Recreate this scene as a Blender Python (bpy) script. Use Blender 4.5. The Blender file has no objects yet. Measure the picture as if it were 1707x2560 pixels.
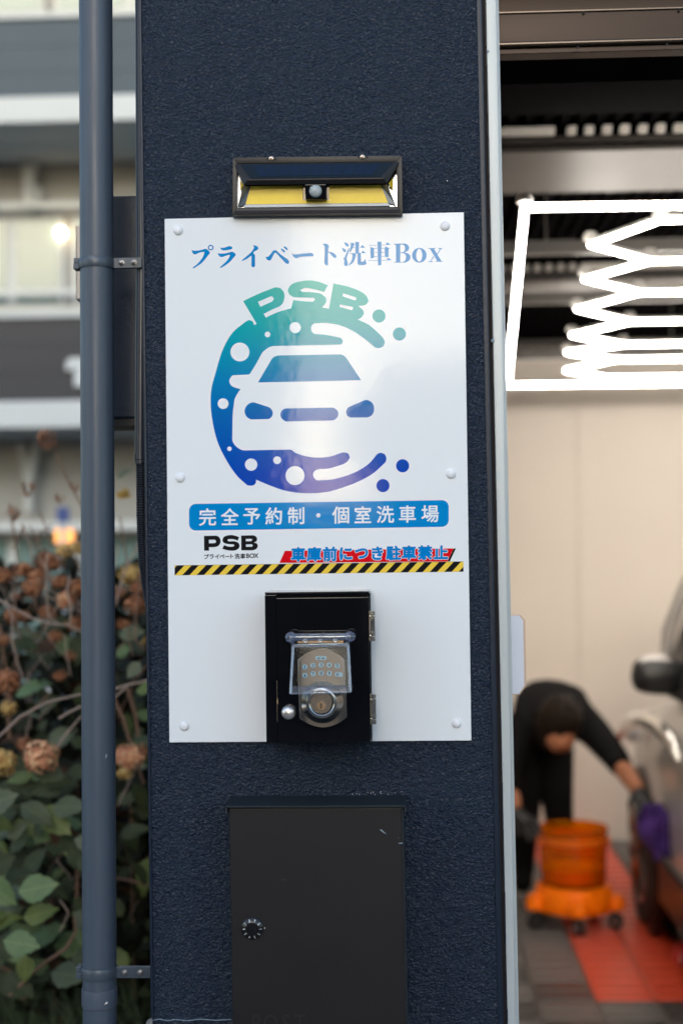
import bpy, bmesh, math, random
from mathutils import Vector, Matrix
from mathutils.geometry import tessellate_polygon, delaunay_2d_cdt

random.seed(11)
SC = bpy.context.scene
COL = SC.collection
R = math.radians

# ------------------------------------------------------------------ camera
CAM = Vector((0.0, -2.12765, 1.75))
YAW, PITCH, ROLL = 0.0431, 0.02416, 0.0121
FPX, CXP, CYP = 3555.6, 853.5, 1280.0          # 50 mm on a 24 x 36 mm portrait frame
_f = Vector((-math.sin(YAW)*math.cos(PITCH), math.cos(YAW)*math.cos(PITCH), math.sin(PITCH)))
_r = Vector((math.cos(YAW), math.sin(YAW), 0))
_u = _r.cross(_f)
_c, _s = math.cos(ROLL), math.sin(ROLL)
CR, CU, CF = _c*_r - _s*_u, _s*_r + _c*_u, _f
cd = bpy.data.cameras.new('camera')
cam = bpy.data.objects.new('camera', cd)
COL.objects.link(cam)
cam.matrix_world = Matrix(((CR.x, CU.x, -CF.x, CAM.x), (CR.y, CU.y, -CF.y, CAM.y),
                           (CR.z, CU.z, -CF.z, CAM.z), (0, 0, 0, 1)))
cd.sensor_fit = 'VERTICAL'
cd.sensor_height = 36.0
cd.sensor_width = 24.0
cd.lens = 50.0
cd.clip_start = 0.05
cd.clip_end = 1500
cd.dof.use_dof = True
cd.dof.focus_distance = 2.075
cd.dof.aperture_fstop = 2.5
cd.dof.aperture_blades = 9
SC.camera = cam

# ------------------------------------------------------------------ world, sun, exposure
SUN_EL, SUN_ROT = R(13), R(193)
world = bpy.data.worlds.new('World')
SC.world = world
world.use_nodes = True
wn = world.node_tree.nodes
wl = world.node_tree.links
sky = wn.new('ShaderNodeTexSky')
sky.sky_type = 'NISHITA'
sky.sun_disc = False
sky.sun_elevation = SUN_EL
sky.sun_rotation = SUN_ROT
sky.air_density = 1.0
sky.dust_density = 1.6
sky.ozone_density = 1.6
wl.new(sky.outputs[0], wn['Background'].inputs[0])
wn['Background'].inputs[1].default_value = 0.12
sd = bpy.data.lights.new('sun', 'SUN')
sd.energy = 0.5
sd.angle = R(40)
sd.color = (1.0, 0.94, 0.87)
sun = bpy.data.objects.new('sun', sd)
COL.objects.link(sun)
_sd = Vector((math.sin(SUN_ROT)*math.cos(SUN_EL), math.cos(SUN_ROT)*math.cos(SUN_EL), math.sin(SUN_EL)))
sun.rotation_euler = _sd.to_track_quat('Z', 'Y').to_euler()
sun.location = (3, -8, 9)
SC.view_settings.view_transform = 'Standard'
SC.view_settings.look = 'None'
SC.view_settings.gamma = 1.0
SC.view_settings.use_curve_mapping = False
SC.view_settings.exposure = 1.95
SC.cycles.use_denoising = True
SC.cycles.max_bounces = 8
SC.cycles.transparent_max_bounces = 16
SC.cycles.sample_clamp_indirect = 6.0
SC.cycles.caustics_reflective = False
SC.cycles.caustics_refractive = False


# ------------------------------------------------------------------ helpers
def at(px, py, Y):
    """photo pixel -> world point on the upright plane y = Y"""
    d = CF + CR*((px-CXP)/FPX) + CU*((CYP-py)/FPX)
    return CAM + d*((Y-CAM.y)/d.y)


def atz(px, py, Z):
    d = CF + CR*((px-CXP)/FPX) + CU*((CYP-py)/FPX)
    return CAM + d*((Z-CAM.z)/d.z)


def lin(r, g, b):
    def f(c):
        c /= 255.0
        return c/12.92 if c <= 0.04045 else ((c+0.055)/1.055)**2.4
    return (f(r), f(g), f(b))


def worldpos(o):
    p = Vector((0, 0, 0))
    while o is not None:
        p = p + Vector(o.location)
        o = o.parent
    return p


def tag(o, label=None, cat=None, group=None, kind=None):
    if label: o['label'] = label
    if cat: o['category'] = cat
    if group: o['group'] = group
    if kind: o['kind'] = kind
    return o


def thing(name, label, cat, loc=(0, 0, 0), group=None):
    o = bpy.data.objects.new(name, None)
    o.empty_display_size = 0.05
    COL.objects.link(o)
    o.location = loc
    return tag(o, label, cat, group)


class MB:
    """collects faces in world coordinates; build() links them as ONE mesh object"""
    def __init__(self):
        self.bm = bmesh.new()

    def poly(self, pts):
        vs = [self.bm.verts.new(p) for p in pts]
        try:
            return self.bm.faces.new(vs)
        except ValueError:
            return None

    def loops(self, loops):
        """flat polygon with holes; loops are lists of 3D points"""
        flat = [p for l in loops for p in l]
        vs = [self.bm.verts.new(p) for p in flat]
        for t in tessellate_polygon([[Vector(p) for p in l] for l in loops]):
            try:
                self.bm.faces.new([vs[i] for i in t])
            except ValueError:
                pass

    def hexa(self, a, b, bevel=0.0, seg=2):
        """a, b: two quads of 4 points each, bottom to top rings -> closed block"""
        n = len(a)
        va = [self.bm.verts.new(p) for p in a]
        vb = [self.bm.verts.new(p) for p in b]
        fs = [self.bm.faces.new(va[::-1]), self.bm.faces.new(vb)]
        for i in range(n):
            fs.append(self.bm.faces.new([va[i], va[(i+1) % n], vb[(i+1) % n], vb[i]]))
        if bevel > 0:
            es = list({e for f in fs for e in f.edges})
            bmesh.ops.bevel(self.bm, geom=es, offset=bevel, segments=seg, affect='EDGES', profile=0.6)

    def box(self, x0, x1, y0, y1, z0, z1, bevel=0.0, seg=2):
        self.hexa([(x0, y0, z0), (x1, y0, z0), (x1, y1, z0), (x0, y1, z0)],
                  [(x0, y0, z1), (x1, y0, z1), (x1, y1, z1), (x0, y1, z1)], bevel, seg)

    def slab(self, pts, depth, bevel=0.0, seg=2):
        """polygon in an upright plane (front side, seen from -y) pushed back by depth along +y"""
        a = [Vector(p) for p in pts]
        b = [p + Vector((0, depth, 0)) for p in a]
        self.hexa(b, a, bevel, seg)

    def tube(self, path, r, n=10, cap=True):
        path = [Vector(p) for p in path]
        rs = r if isinstance(r, (list, tuple)) else [r]*len(path)
        rings = []
        up0 = None
        for i, p in enumerate(path):
            t = (path[min(i+1, len(path)-1)] - path[max(i-1, 0)]).normalized()
            if up0 is None:
                up0 = Vector((0, 0, 1)) if abs(t.z) < 0.9 else Vector((0, -1, 0))
            a = t.cross(up0)
            if a.length < 1e-6:
                a = t.cross(Vector((1, 0, 0)))
            a.normalize()
            b = a.cross(t).normalized()
            up0 = b
            rings.append([self.bm.verts.new(p + a*(math.cos(2*math.pi*k/n)*rs[i]) + b*(math.sin(2*math.pi*k/n)*rs[i])) for k in range(n)])
        for i in range(len(rings)-1):
            for k in range(n):
                self.bm.faces.new([rings[i][k], rings[i][(k+1) % n], rings[i+1][(k+1) % n], rings[i+1][k]])
        if cap:
            self.bm.faces.new(rings[0][::-1])
            self.bm.faces.new(rings[-1])

    def lathe(self, prof, origin, axis=(0, -1, 0), n=32, cap0=True, cap1=True):
        """prof: (radius, height along axis)"""
        ax = Vector(axis).normalized()
        t = Vector((0, 0, 1)) if abs(ax.z) < 0.9 else Vector((1, 0, 0))
        a = t.cross(ax).normalized()
        b = ax.cross(a)
        o = Vector(origin)
        rings = []
        for r, h in prof:
            if r < 1e-7:
                rings.append([self.bm.verts.new(o + ax*h)])
            else:
                rings.append([self.bm.verts.new(o + ax*h + a*(r*math.cos(2*math.pi*k/n)) + b*(r*math.sin(2*math.pi*k/n))) for k in range(n)])
        for i in range(len(rings)-1):
            p, q = rings[i], rings[i+1]
            for k in range(n):
                k2 = (k+1) % n
                if len(p) == 1 and len(q) == 1:
                    continue
                if len(p) == 1:
                    self.bm.faces.new([p[0], q[k2], q[k]][::-1])
                elif len(q) == 1:
                    self.bm.faces.new([p[k], p[k2], q[0]])
                else:
                    self.bm.faces.new([p[k], p[k2], q[k2], q[k]])
        if cap0 and len(rings[0]) > 1: self.bm.faces.new(rings[0][::-1])
        if cap1 and len(rings[-1]) > 1: self.bm.faces.new(rings[-1])

    def build(self, name, m, parent=None, smooth=False, angle=35):
        bm = self.bm
        base = worldpos(parent) if parent is not None else Vector((0, 0, 0))
        bmesh.ops.recalc_face_normals(bm, faces=bm.faces[:])
        loc = Vector((0, 0, 0))
        if base.length > 0:
            bmesh.ops.translate(bm, verts=bm.verts[:], vec=-base)
        if smooth:
            lim = math.radians(angle)
            for f in bm.faces: f.smooth = True
            for e in bm.edges:
                if len(e.link_faces) == 2 and e.calc_face_angle(0) > lim: e.smooth = False
        me = bpy.data.meshes.new(name)
        bm.to_mesh(me)
        bm.free()
        me.materials.append(m)
        o = bpy.data.objects.new(name, me)
        COL.objects.link(o)
        o.parent = parent
        return o


def box_obj(name, m, parent, *a, bevel=0.0, smooth=False):
    b = MB(); b.box(*a, bevel=bevel); return b.build(name, m, parent, False)


def copy_tree(o, parent=None):
    c = o.copy()
    COL.objects.link(c)
    c.parent = parent
    for ch in list(o.children):
        copy_tree(ch, c)
    return c


# ------------------------------------------------------------------ materials
def nodes(name):
    m = bpy.data.materials.new(name)
    m.use_nodes = True
    nt = m.node_tree
    return m, nt, nt.nodes['Principled BSDF']


def mat(name, col, rough=0.5, metal=0.0, spec=0.5, var=0.0, vscale=8.0, bump=0.0, bscale=80.0, bdist=0.002,
        stretch=None, coat=0.0, coat_rough=0.05, emit=None, estr=0.0, trans=0.0, alpha=1.0, rvar=0.0, bdetail=4.0, ior=1.5):
    m, nt, b = nodes(name)
    b.inputs['Base Color'].default_value = (*col, 1)
    b.inputs['Roughness'].default_value = rough
    b.inputs['Metallic'].default_value = metal
    b.inputs['Specular IOR Level'].default_value = spec
    b.inputs['IOR'].default_value = ior
    b.inputs['Coat Weight'].default_value = coat
    b.inputs['Coat Roughness'].default_value = coat_rough
    b.inputs['Transmission Weight'].default_value = trans
    b.inputs['Alpha'].default_value = alpha
    if emit:
        b.inputs['Emission Color'].default_value = (*emit, 1)
        b.inputs['Emission Strength'].default_value = estr
    N, L = nt.nodes, nt.links
    if var or bump or rvar:
        tc = N.new('ShaderNodeTexCoord')
        mp = N.new('ShaderNodeMapping')
        L.new(tc.outputs['Object'], mp.inputs['Vector'])
        if stretch: mp.inputs['Scale'].default_value = stretch
    if var:
        n = N.new('ShaderNodeTexNoise')
        n.inputs['Scale'].default_value = vscale
        n.inputs['Detail'].default_value = 5
        L.new(mp.outputs[0], n.inputs['Vector'])
        mx = N.new('ShaderNodeMix'); mx.data_type = 'RGBA'
        mx.inputs['A'].default_value = (*[max(0, c*(1-var)) for c in col], 1)
        mx.inputs['B'].default_value = (*[min(1, c*(1+var)) for c in col], 1)
        L.new(n.outputs['Fac'], mx.inputs['Factor'])
        L.new(mx.outputs['Result'], b.inputs['Base Color'])
    if rvar:
        n = N.new('ShaderNodeTexNoise')
        n.inputs['Scale'].default_value = vscale*1.7
        n.inputs['Detail'].default_value = 6
        L.new(mp.outputs[0], n.inputs['Vector'])
        mr = N.new('ShaderNodeMapRange')
        mr.inputs['To Min'].default_value = max(0.0, rough-rvar)
        mr.inputs['To Max'].default_value = min(1.0, rough+rvar)
        L.new(n.outputs['Fac'], mr.inputs['Value'])
        L.new(mr.outputs[0], b.inputs['Roughness'])
    if bump:
        n = N.new('ShaderNodeTexNoise')
        n.inputs['Scale'].default_value = bscale
        n.inputs['Detail'].default_value = bdetail
        L.new(mp.outputs[0], n.inputs['Vector'])
        bp = N.new('ShaderNodeBump')
        bp.inputs['Strength'].default_value = bump
        bp.inputs['Distance'].default_value = bdist
        L.new(n.outputs['Fac'], bp.inputs['Height'])
        L.new(bp.outputs[0], b.inputs['Normal'])
        if coat: L.new(bp.outputs[0], b.inputs['Coat Normal'])
    return m


def stucco(name, col):
    """painted textured render: fine wrinkled relief, a little sheen, specks of lime"""
    m, nt, b = nodes(name)
    N, L = nt.nodes, nt.links
    geo = N.new('ShaderNodeNewGeometry')
    mp = N.new('ShaderNodeMapping')
    mp.inputs['Scale'].default_value = (1.0, 1.0, 1.25)
    L.new(geo.outputs['Position'], mp.inputs['Vector'])
    n1 = N.new('ShaderNodeTexNoise')
    n1.inputs['Scale'].default_value = 235; n1.inputs['Detail'].default_value = 2.0
    n1.inputs['Roughness'].default_value = 0.55; n1.inputs['Distortion'].default_value = 0.7
    n2 = N.new('ShaderNodeTexNoise')
    n2.inputs['Scale'].default_value = 80; n2.inputs['Detail'].default_value = 2
    n3 = N.new('ShaderNodeTexNoise')
    n3.inputs['Scale'].default_value = 5; n3.inputs['Detail'].default_value = 6
    for n in (n1, n2, n3): L.new(mp.outputs[0], n.inputs['Vector'])
    ad = N.new('ShaderNodeMath'); ad.operation = 'MULTIPLY_ADD'
    L.new(n2.outputs['Fac'], ad.inputs[0]); ad.inputs[1].default_value = 0.7
    L.new(n1.outputs['Fac'], ad.inputs[2])
    bp = N.new('ShaderNodeBump')
    bp.inputs['Strength'].default_value = 1.0
    bp.inputs['Distance'].default_value = 0.0056
    L.new(ad.outputs[0], bp.inputs['Height'])
    L.new(bp.outputs[0], b.inputs['Normal'])
    mx = N.new('ShaderNodeMix'); mx.data_type = 'RGBA'
    mx.inputs['A'].default_value = (*[c*0.82 for c in col], 1)
    mx.inputs['B'].default_value = (*[c*1.25 for c in col], 1)
    L.new(n3.outputs['Fac'], mx.inputs['Factor'])
    m4 = N.new('ShaderNodeMapping'); m4.inputs['Scale'].default_value = (22, 22, .9)
    L.new(geo.outputs['Position'], m4.inputs['Vector'])
    n4 = N.new('ShaderNodeTexNoise'); n4.inputs['Scale'].default_value = 1.0; n4.inputs['Detail'].default_value = 5
    L.new(m4.outputs[0], n4.inputs['Vector'])
    r4_ = N.new('ShaderNodeMapRange'); r4_.inputs['From Min'].default_value = .52; r4_.inputs['From Max'].default_value = .80
    r4_.inputs['To Max'].default_value = .34
    L.new(n4.outputs['Fac'], r4_.inputs['Value'])
    mxs = N.new('ShaderNodeMix'); mxs.data_type = 'RGBA'
    L.new(r4_.outputs[0], mxs.inputs['Factor']); L.new(mx.outputs['Result'], mxs.inputs['A'])
    mxs.inputs['B'].default_value = (col[0]*2.3+.004, col[1]*1.9+.004, col[2]*1.6+.003, 1)
    mx = mxs
    # sparse pale chips
    vo = N.new('ShaderNodeTexVoronoi'); vo.inputs['Scale'].default_value = 26
    L.new(geo.outputs['Position'], vo.inputs['Vector'])
    lt = N.new('ShaderNodeMath'); lt.operation = 'LESS_THAN'; lt.inputs[1].default_value = 0.022
    L.new(vo.outputs['Distance'], lt.inputs[0])
    sep = N.new('ShaderNodeSeparateColor'); L.new(vo.outputs['Color'], sep.inputs[0])
    gt = N.new('ShaderNodeMath'); gt.operation = 'GREATER_THAN'; gt.inputs[1].default_value = 0.86
    L.new(sep.outputs[0], gt.inputs[0])
    mu = N.new('ShaderNodeMath'); mu.operation = 'MULTIPLY'
    L.new(lt.outputs[0], mu.inputs[0]); L.new(gt.outputs[0], mu.inputs[1])
    mx2 = N.new('ShaderNodeMix'); mx2.data_type = 'RGBA'
    L.new(mu.outputs[0], mx2.inputs['Factor'])
    L.new(mx.outputs['Result'], mx2.inputs['A'])
    mx2.inputs['B'].default_value = (0.55, 0.58, 0.6, 1)
    L.new(mx2.outputs['Result'], b.inputs['Base Color'])
    b.inputs['Roughness'].default_value = 0.36
    b.inputs['Specular IOR Level'].default_value = 0.42
    return m


def ink(name, col=None, ramp=None, z0=0, z1=1, axis='Z'):
    """printed, laminated vinyl: colour + slightly wavy gloss"""
    m, nt, b = nodes(name)
    N, L = nt.nodes, nt.links
    geo = N.new('ShaderNodeNewGeometry')
    if ramp:
        sp = N.new('ShaderNodeSeparateXYZ'); L.new(geo.outputs['Position'], sp.inputs[0])
        mr = N.new('ShaderNodeMapRange')
        mr.inputs['From Min'].default_value = z0; mr.inputs['From Max'].default_value = z1
        L.new(sp.outputs[axis], mr.inputs['Value'])
        cr = N.new('ShaderNodeValToRGB')
        e = cr.color_ramp.elements
        e[0].position = ramp[0][0]; e[0].color = (*ramp[0][1], 1)
        e[1].position = ramp[-1][0]; e[1].color = (*ramp[-1][1], 1)
        for p, c in ramp[1:-1]:
            k = e.new(p); k.color = (*c, 1)
        L.new(mr.outputs[0], cr.inputs[0])
        L.new(cr.outputs[0], b.inputs['Base Color'])
    else:
        b.inputs['Base Color'].default_value = (*col, 1)
    b.inputs['Roughness'].default_value = 0.08
    b.inputs['Specular IOR Level'].default_value = 0.185
    n = N.new('ShaderNodeTexNoise'); n.inputs['Scale'].default_value = 55; n.inputs['Detail'].default_value = 3
    n2 = N.new('ShaderNodeTexNoise'); n2.inputs['Scale'].default_value = 420; n2.inputs['Detail'].default_value = 1
    L.new(geo.outputs['Position'], n.inputs['Vector']); L.new(geo.outputs['Position'], n2.inputs['Vector'])
    ad = N.new('ShaderNodeMath'); ad.operation = 'MULTIPLY_ADD'; ad.inputs[1].default_value = 0.06
    L.new(n2.outputs['Fac'], ad.inputs[0]); L.new(n.outputs['Fac'], ad.inputs[2])
    bp = N.new('ShaderNodeBump'); bp.inputs['Strength'].default_value = 0.5; bp.inputs['Distance'].default_value = 0.00022
    L.new(ad.outputs[0], bp.inputs['Height']); L.new(bp.outputs[0], b.inputs['Normal'])
    return m


def clear_plastic(name, tint=(0.93, 0.96, 1.0), gloss=1.0, edge=0.35):
    """thin clear plastic: see-through with real fresnel reflection"""
    m, nt, b = nodes(name)
    N, L = nt.nodes, nt.links
    N.remove(b)
    out = N['Material Output']
    tr = N.new('ShaderNodeBsdfTransparent'); tr.inputs[0].default_value = (*tint, 1)
    gl = N.new('ShaderNodeBsdfGlossy'); gl.inputs['Roughness'].default_value = 0.06
    gl.inputs[0].default_value = (0.9, 0.95, 1.0, 1)
    fr = N.new('ShaderNodeFresnel'); fr.inputs[0].default_value = 1.5
    mr = N.new('ShaderNodeMath'); mr.operation = 'MULTIPLY'; mr.inputs[1].default_value = gloss
    L.new(fr.outputs[0], mr.inputs[0])
    mx = N.new('ShaderNodeMixShader')
    L.new(mr.outputs[0], mx.inputs[0]); L.new(tr.outputs[0], mx.inputs[1]); L.new(gl.outputs[0], mx.inputs[2])
    L.new(mx.outputs[0], out.inputs[0])
    return m


def tinted(name, tint, body, mixf=.42, gl=.5):
    """tinted see-through plastic with some milky body colour"""
    m = clear_plastic(name, tint, gl)
    N, L = m.node_tree.nodes, m.node_tree.links
    out = N['Material Output']
    src = out.inputs[0].links[0].from_socket
    df = N.new('ShaderNodeBsdfDiffuse'); df.inputs[0].default_value = (*body, 1)
    tl_ = N.new('ShaderNodeBsdfTranslucent'); tl_.inputs[0].default_value = (*body, 1)
    m1 = N.new('ShaderNodeMixShader'); m1.inputs[0].default_value = .5
    L.new(df.outputs[0], m1.inputs[1]); L.new(tl_.outputs[0], m1.inputs[2])
    m2 = N.new('ShaderNodeMixShader'); m2.inputs[0].default_value = mixf
    L.new(src, m2.inputs[1]); L.new(m1.outputs[0], m2.inputs[2])
    L.new(m2.outputs[0], out.inputs[0])
    return m


M = {}
M['navy'] = stucco('navy_stucco', (0.0055, 0.0132, 0.0300))
M['navy_smooth'] = mat('navy_paint', (0.0075, 0.015, 0.030), 0.4, spec=0.35, var=0.2, vscale=20, bump=0.25, bscale=120)
M['gap'] = mat('dark_gap', (0.012, 0.010, 0.014), 0.8)
M['pipe'] = mat('slate_blue_pvc', (0.054, 0.072, 0.099), 0.42, var=0.22, vscale=26, stretch=(3.0, 3.0, 0.25), rvar=0.10, bump=0.06, bscale=300, bdist=0.001)
M['pipe_collar'] = mat('slate_collar', (0.066, 0.084, 0.112), 0.42, var=0.2, vscale=30)
M['clamp'] = mat('painted_clamp', (0.060, 0.078, 0.100), 0.34, metal=0.15, var=0.2, vscale=40)
M['bolt'] = mat('bolt_steel', (0.22, 0.22, 0.23), 0.32, metal=0.85, var=0.2, vscale=200)
M['chip'] = mat('bare_pvc_chip', (0.55, 0.52, 0.52), 0.6)
M['conduit'] = mat('dark_conduit', (0.020, 0.026, 0.040), 0.28)
M['flex'] = mat('black_flex', (0.012, 0.014, 0.020), 0.4)
M['sign'] = ink('sign_white', (0.775, 0.80, 0.815))
M['rivet'] = mat('rivet_cap_white', (0.78, 0.79, 0.81), 0.30)
M['alu'] = mat('pale_aluminium', (0.46, 0.495, 0.495), 0.42, metal=0.15, var=0.06, vscale=12, rvar=0.08, stretch=(1, 1, 0.15))
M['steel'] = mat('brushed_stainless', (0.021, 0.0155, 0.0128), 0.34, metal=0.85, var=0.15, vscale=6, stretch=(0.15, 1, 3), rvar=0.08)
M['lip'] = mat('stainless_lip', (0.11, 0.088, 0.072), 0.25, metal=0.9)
M['blackplastic'] = mat('black_brown_plastic', (0.0085, 0.0075, 0.0085), 0.42, spec=0.4, var=0.1, vscale=40)
M['acrylic'] = mat('black_acrylic', (0.003, 0.003, 0.004), 0.05, spec=0.5)
M['acrylic_edge'] = mat('acrylic_side', (0.012, 0.015, 0.018), 0.08, spec=1.0)
M['nickel'] = mat('satin_nickel', (0.185, 0.172, 0.162), 0.30, metal=1.0, var=0.06, vscale=60, stretch=(1, 1, 12))
M['nickel_bright'] = mat('polished_nickel', (0.46, 0.44, 0.41), 0.20, metal=1.0)
M['brass'] = mat('brass_core', (0.62, 0.46, 0.32), 0.22, metal=1.0)
M['keyblue'] = mat('pale_blue_key', (0.16, 0.36, 0.50), 0.45)
M['keyink'] = mat('key_ink', (0.012, 0.018, 0.03), 0.5)
M['clear'] = clear_plastic('clear_cover', (0.97, 0.98, 0.99), 0.16)
M['clear_edge'] = tinted('clear_cover_rim', (0.84, 0.89, 0.97), (0.62, 0.66, 0.80), .13, 1.6)
M['post'] = mat('post_box_dark_brown', (0.0070, 0.0060, 0.0074), 0.5, spec=0.35, var=0.30, vscale=5, bump=0.12, bscale=700, bdist=0.0004, rvar=0.16)
M['post_hood'] = mat('post_box_hood', (0.012, 0.018, 0.023), 0.36)
M['dial'] = mat('dial_black', (0.006, 0.006, 0.007), 0.22)
M['dialink'] = mat('dial_white', (0.72, 0.74, 0.74), 0.5)
M['scratch'] = mat('scratch_paint', (0.20, 0.26, 0.32), 0.6)
M['led_yellow'] = mat('cob_yellow', (0.90, 0.66, 0.05), 0.38, var=0.05, vscale=90)
M['solar_glass'] = mat('solar_panel_backing', (0.006, 0.012, 0.018), 0.2, spec=0.25)
M['solar_cell'] = mat('solar_cell', (0.004, 0.013, 0.034), 0.22, spec=0.25, var=0.2, vscale=60)
M['chrome_tray'] = mat('reflector_chrome', (0.74, 0.76, 0.80), 0.12, metal=1.0)
M['bevel_clear'] = mat('lens_grey', (0.12, 0.15, 0.18), 0.15)
M['lens'] = mat('frosted_lens', (0.36, 0.41, 0.43), 0.35, bump=0.5, bscale=420, bdist=0.002)
M['screw'] = mat('screw_steel', (0.72, 0.55, 0.42), 0.25, metal=1.0)
M['paper'] = mat('white_plate', (0.70, 0.74, 0.84), 0.4, var=0.04, vscale=18)
M['plate_edge'] = mat('plate_edge', (0.55, 0.40, 0.30), 0.5)
# garage
M['wall_in'] = mat('beige_panel', (0.68, 0.615, 0.545), 0.5, spec=0.2, var=0.03, vscale=3)
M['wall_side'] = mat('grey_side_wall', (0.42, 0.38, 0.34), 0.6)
M['ceiling'] = mat('black_deck', (0.0060, 0.0055, 0.0060), 0.8, spec=0.0)
M['beam'] = mat('galvanised_beam', (0.058, 0.051, 0.046), 0.40, metal=0.35, var=0.3, vscale=9, stretch=(0.3, 1, 4))
M['rail'] = mat('strut_rail', (0.065, 0.060, 0.055), 0.4, metal=0.4)
M['lit_gap'] = mat('lit_gap_block', (0.52, 0.49, 0.45), 0.6)  # pale colour standing in for lit space seen between the deck ribs
M['led'] = mat('led_tube_lit', (1, 1, 1), 0.4, emit=(1.0, 0.925, 0.83), estr=14.0)
M['led_body'] = mat('led_housing', (0.55, 0.53, 0.50), 0.4)
M['tile_grey'] = mat('grey_floor_tile', (0.095, 0.086, 0.082), 0.36, var=0.18, vscale=9)
M['tile_dark'] = mat('dark_floor_tile', (0.045, 0.040, 0.038), 0.30, var=0.2, vscale=9)
M['tile_red'] = mat('red_floor_tile', (0.55, 0.055, 0.018), 0.34, var=0.16, vscale=9)
M['subfloor'] = mat('concrete_subfloor', (0.26, 0.24, 0.22), 0.8, var=0.2, vscale=3)
M['skin'] = mat('skin', (0.40, 0.155, 0.075), 0.55)
M['hair'] = mat('dark_hair', (0.014, 0.008, 0.005), 0.7, spec=0.15)
M['cloth_black'] = mat('black_workwear', (0.0045, 0.004, 0.0045), 0.9, spec=0.15, var=0.3, vscale=12)
M['glove'] = mat('black_glove', (0.012, 0.012, 0.013), 0.55)
M['purple'] = mat('purple_microfibre', (0.065, 0.022, 0.18), 0.9, var=0.3, vscale=50, bump=0.6, bscale=220)
M['orange'] = mat('orange_plastic', (1.0, 0.19, 0.002), 0.4, spec=0.15)
M['car'] = mat('silver_grey_paint', (0.56, 0.53, 0.50), 0.32, metal=0.15, coat=0.6, coat_rough=0.03)
M['car_highlight'] = mat('shoulder_highlight_metal', (0.85, 0.82, 0.78), 0.18, metal=0.9)  # near-white metal for the imitated highlight along the car's shoulder
M['car_dark'] = mat('black_trim', (0.010, 0.010, 0.011), 0.35)
M['car_glass'] = mat('car_glass', (0.035, 0.034, 0.033), 0.04, spec=1.0)
M['tyre'] = mat('tyre_rubber', (0.012, 0.012, 0.012), 0.7)
M['rim'] = mat('alloy_rim', (0.5, 0.48, 0.46), 0.25, metal=1.0)
M['lampglass'] = mat('headlamp_glass', (0.75, 0.76, 0.78), 0.05, spec=0.8)
M['redthing'] = mat('red_plastic', (0.50, 0.012, 0.012), 0.3)
# outdoors
M['asphalt'] = mat('asphalt', (0.055, 0.055, 0.058), 0.85, var=0.25, vscale=14, bump=0.5, bscale=160)
M['concrete'] = mat('concrete_kerb', (0.17, 0.17, 0.165), 0.85, var=0.15, vscale=5)
M['soil'] = mat('dark_soil', (0.030, 0.022, 0.016), 0.95, var=0.4, vscale=14, bump=0.8, bscale=40, bdist=0.02)
M['apt_wall'] = mat('apartment_beige_render', (0.245, 0.262, 0.270), 0.8, var=0.05, vscale=2)
M['apt_slab'] = mat('apartment_white_paint', (0.365, 0.410, 0.445), 0.7, var=0.03, vscale=2)
M['apt_par'] = mat('blue_grey_parapet_tile', (0.017, 0.040, 0.064), 0.5, spec=0.25, var=0.10, vscale=3)
M['apt_par2'] = mat('charcoal_parapet_tile', (0.011, 0.016, 0.026), 0.5, spec=0.25, var=0.12, vscale=3)
M['apt_frame'] = mat('window_frame_white', (0.38, 0.425, 0.455), 0.6)
M['apt_glass'] = mat('apartment_glass', (0.12, 0.19, 0.195), 0.15, spec=0.3)
M['apt_glass2'] = mat('curtained_glass', (0.27, 0.35, 0.345), 0.3, spec=0.25)
M['apt_soffit'] = mat('soffit_grey', (0.36, 0.35, 0.33), 0.85)
M['warmlamp'] = mat('lit_lamp', (1, 0.9, 0.75), 0.4, emit=(1.0, 0.72, 0.42), estr=9.0)
M['orangelamp'] = mat('lit_orange_sign', (0.9, 0.4, 0.1), 0.4, emit=(1.0, 0.36, 0.09), estr=0.42)
M['blue_sign'] = mat('blue_sign', (0.006, 0.04, 0.19), 0.4)
M['house_a'] = mat('opposite_grey_cladding', (0.13, 0.14, 0.155), 0.8, var=0.08, vscale=2)
M['house_b'] = mat('opposite_cream_render', (0.20, 0.185, 0.165), 0.8, var=0.06, vscale=2)
M['roof'] = mat('slate_roof', (0.06, 0.06, 0.065), 0.6)
M['stem'] = mat('woody_stem', (0.15, 0.085, 0.055), 0.8, var=0.3, vscale=60)
M['stem_pale'] = mat('pale_woody_stem', (0.30, 0.225, 0.185), 0.8, var=0.25, vscale=60)
def floret(name, c1, c2, c3):
    m, nt, b = nodes(name)
    N, L = nt.nodes, nt.links
    g_ = N.new('ShaderNodeNewGeometry')
    n = N.new('ShaderNodeTexNoise'); n.inputs['Scale'].default_value = 75; n.inputs['Detail'].default_value = 3
    L.new(g_.outputs['Position'], n.inputs['Vector'])
    cr = N.new('ShaderNodeValToRGB')
    e_ = cr.color_ramp.elements
    e_[0].position = .32; e_[0].color = (*c1, 1)
    e_[1].position = .68; e_[1].color = (*c3, 1)
    k = e_.new(.5); k.color = (*c2, 1)
    L.new(n.outputs['Fac'], cr.inputs[0]); L.new(cr.outputs[0], b.inputs['Base Color'])
    b.inputs['Roughness'].default_value = .85
    b.inputs['Specular IOR Level'].default_value = .15
    return m


M['flower_brown'] = floret('dried_floret_rust', (0.12, 0.045, 0.022), (0.34, 0.14, 0.070), (0.55, 0.31, 0.18))
M['flower_pink'] = floret('dried_floret_pink', (0.40, 0.14, 0.07), (0.66, 0.32, 0.19), (0.74, 0.55, 0.30))
M['flower_straw'] = floret('dried_floret_straw', (0.30, 0.15, 0.05), (0.55, 0.36, 0.13), (0.70, 0.58, 0.26))
M['grass'] = mat('dark_grass', (0.050, 0.080, 0.036), 0.6, var=0.35, vscale=20)


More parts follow.
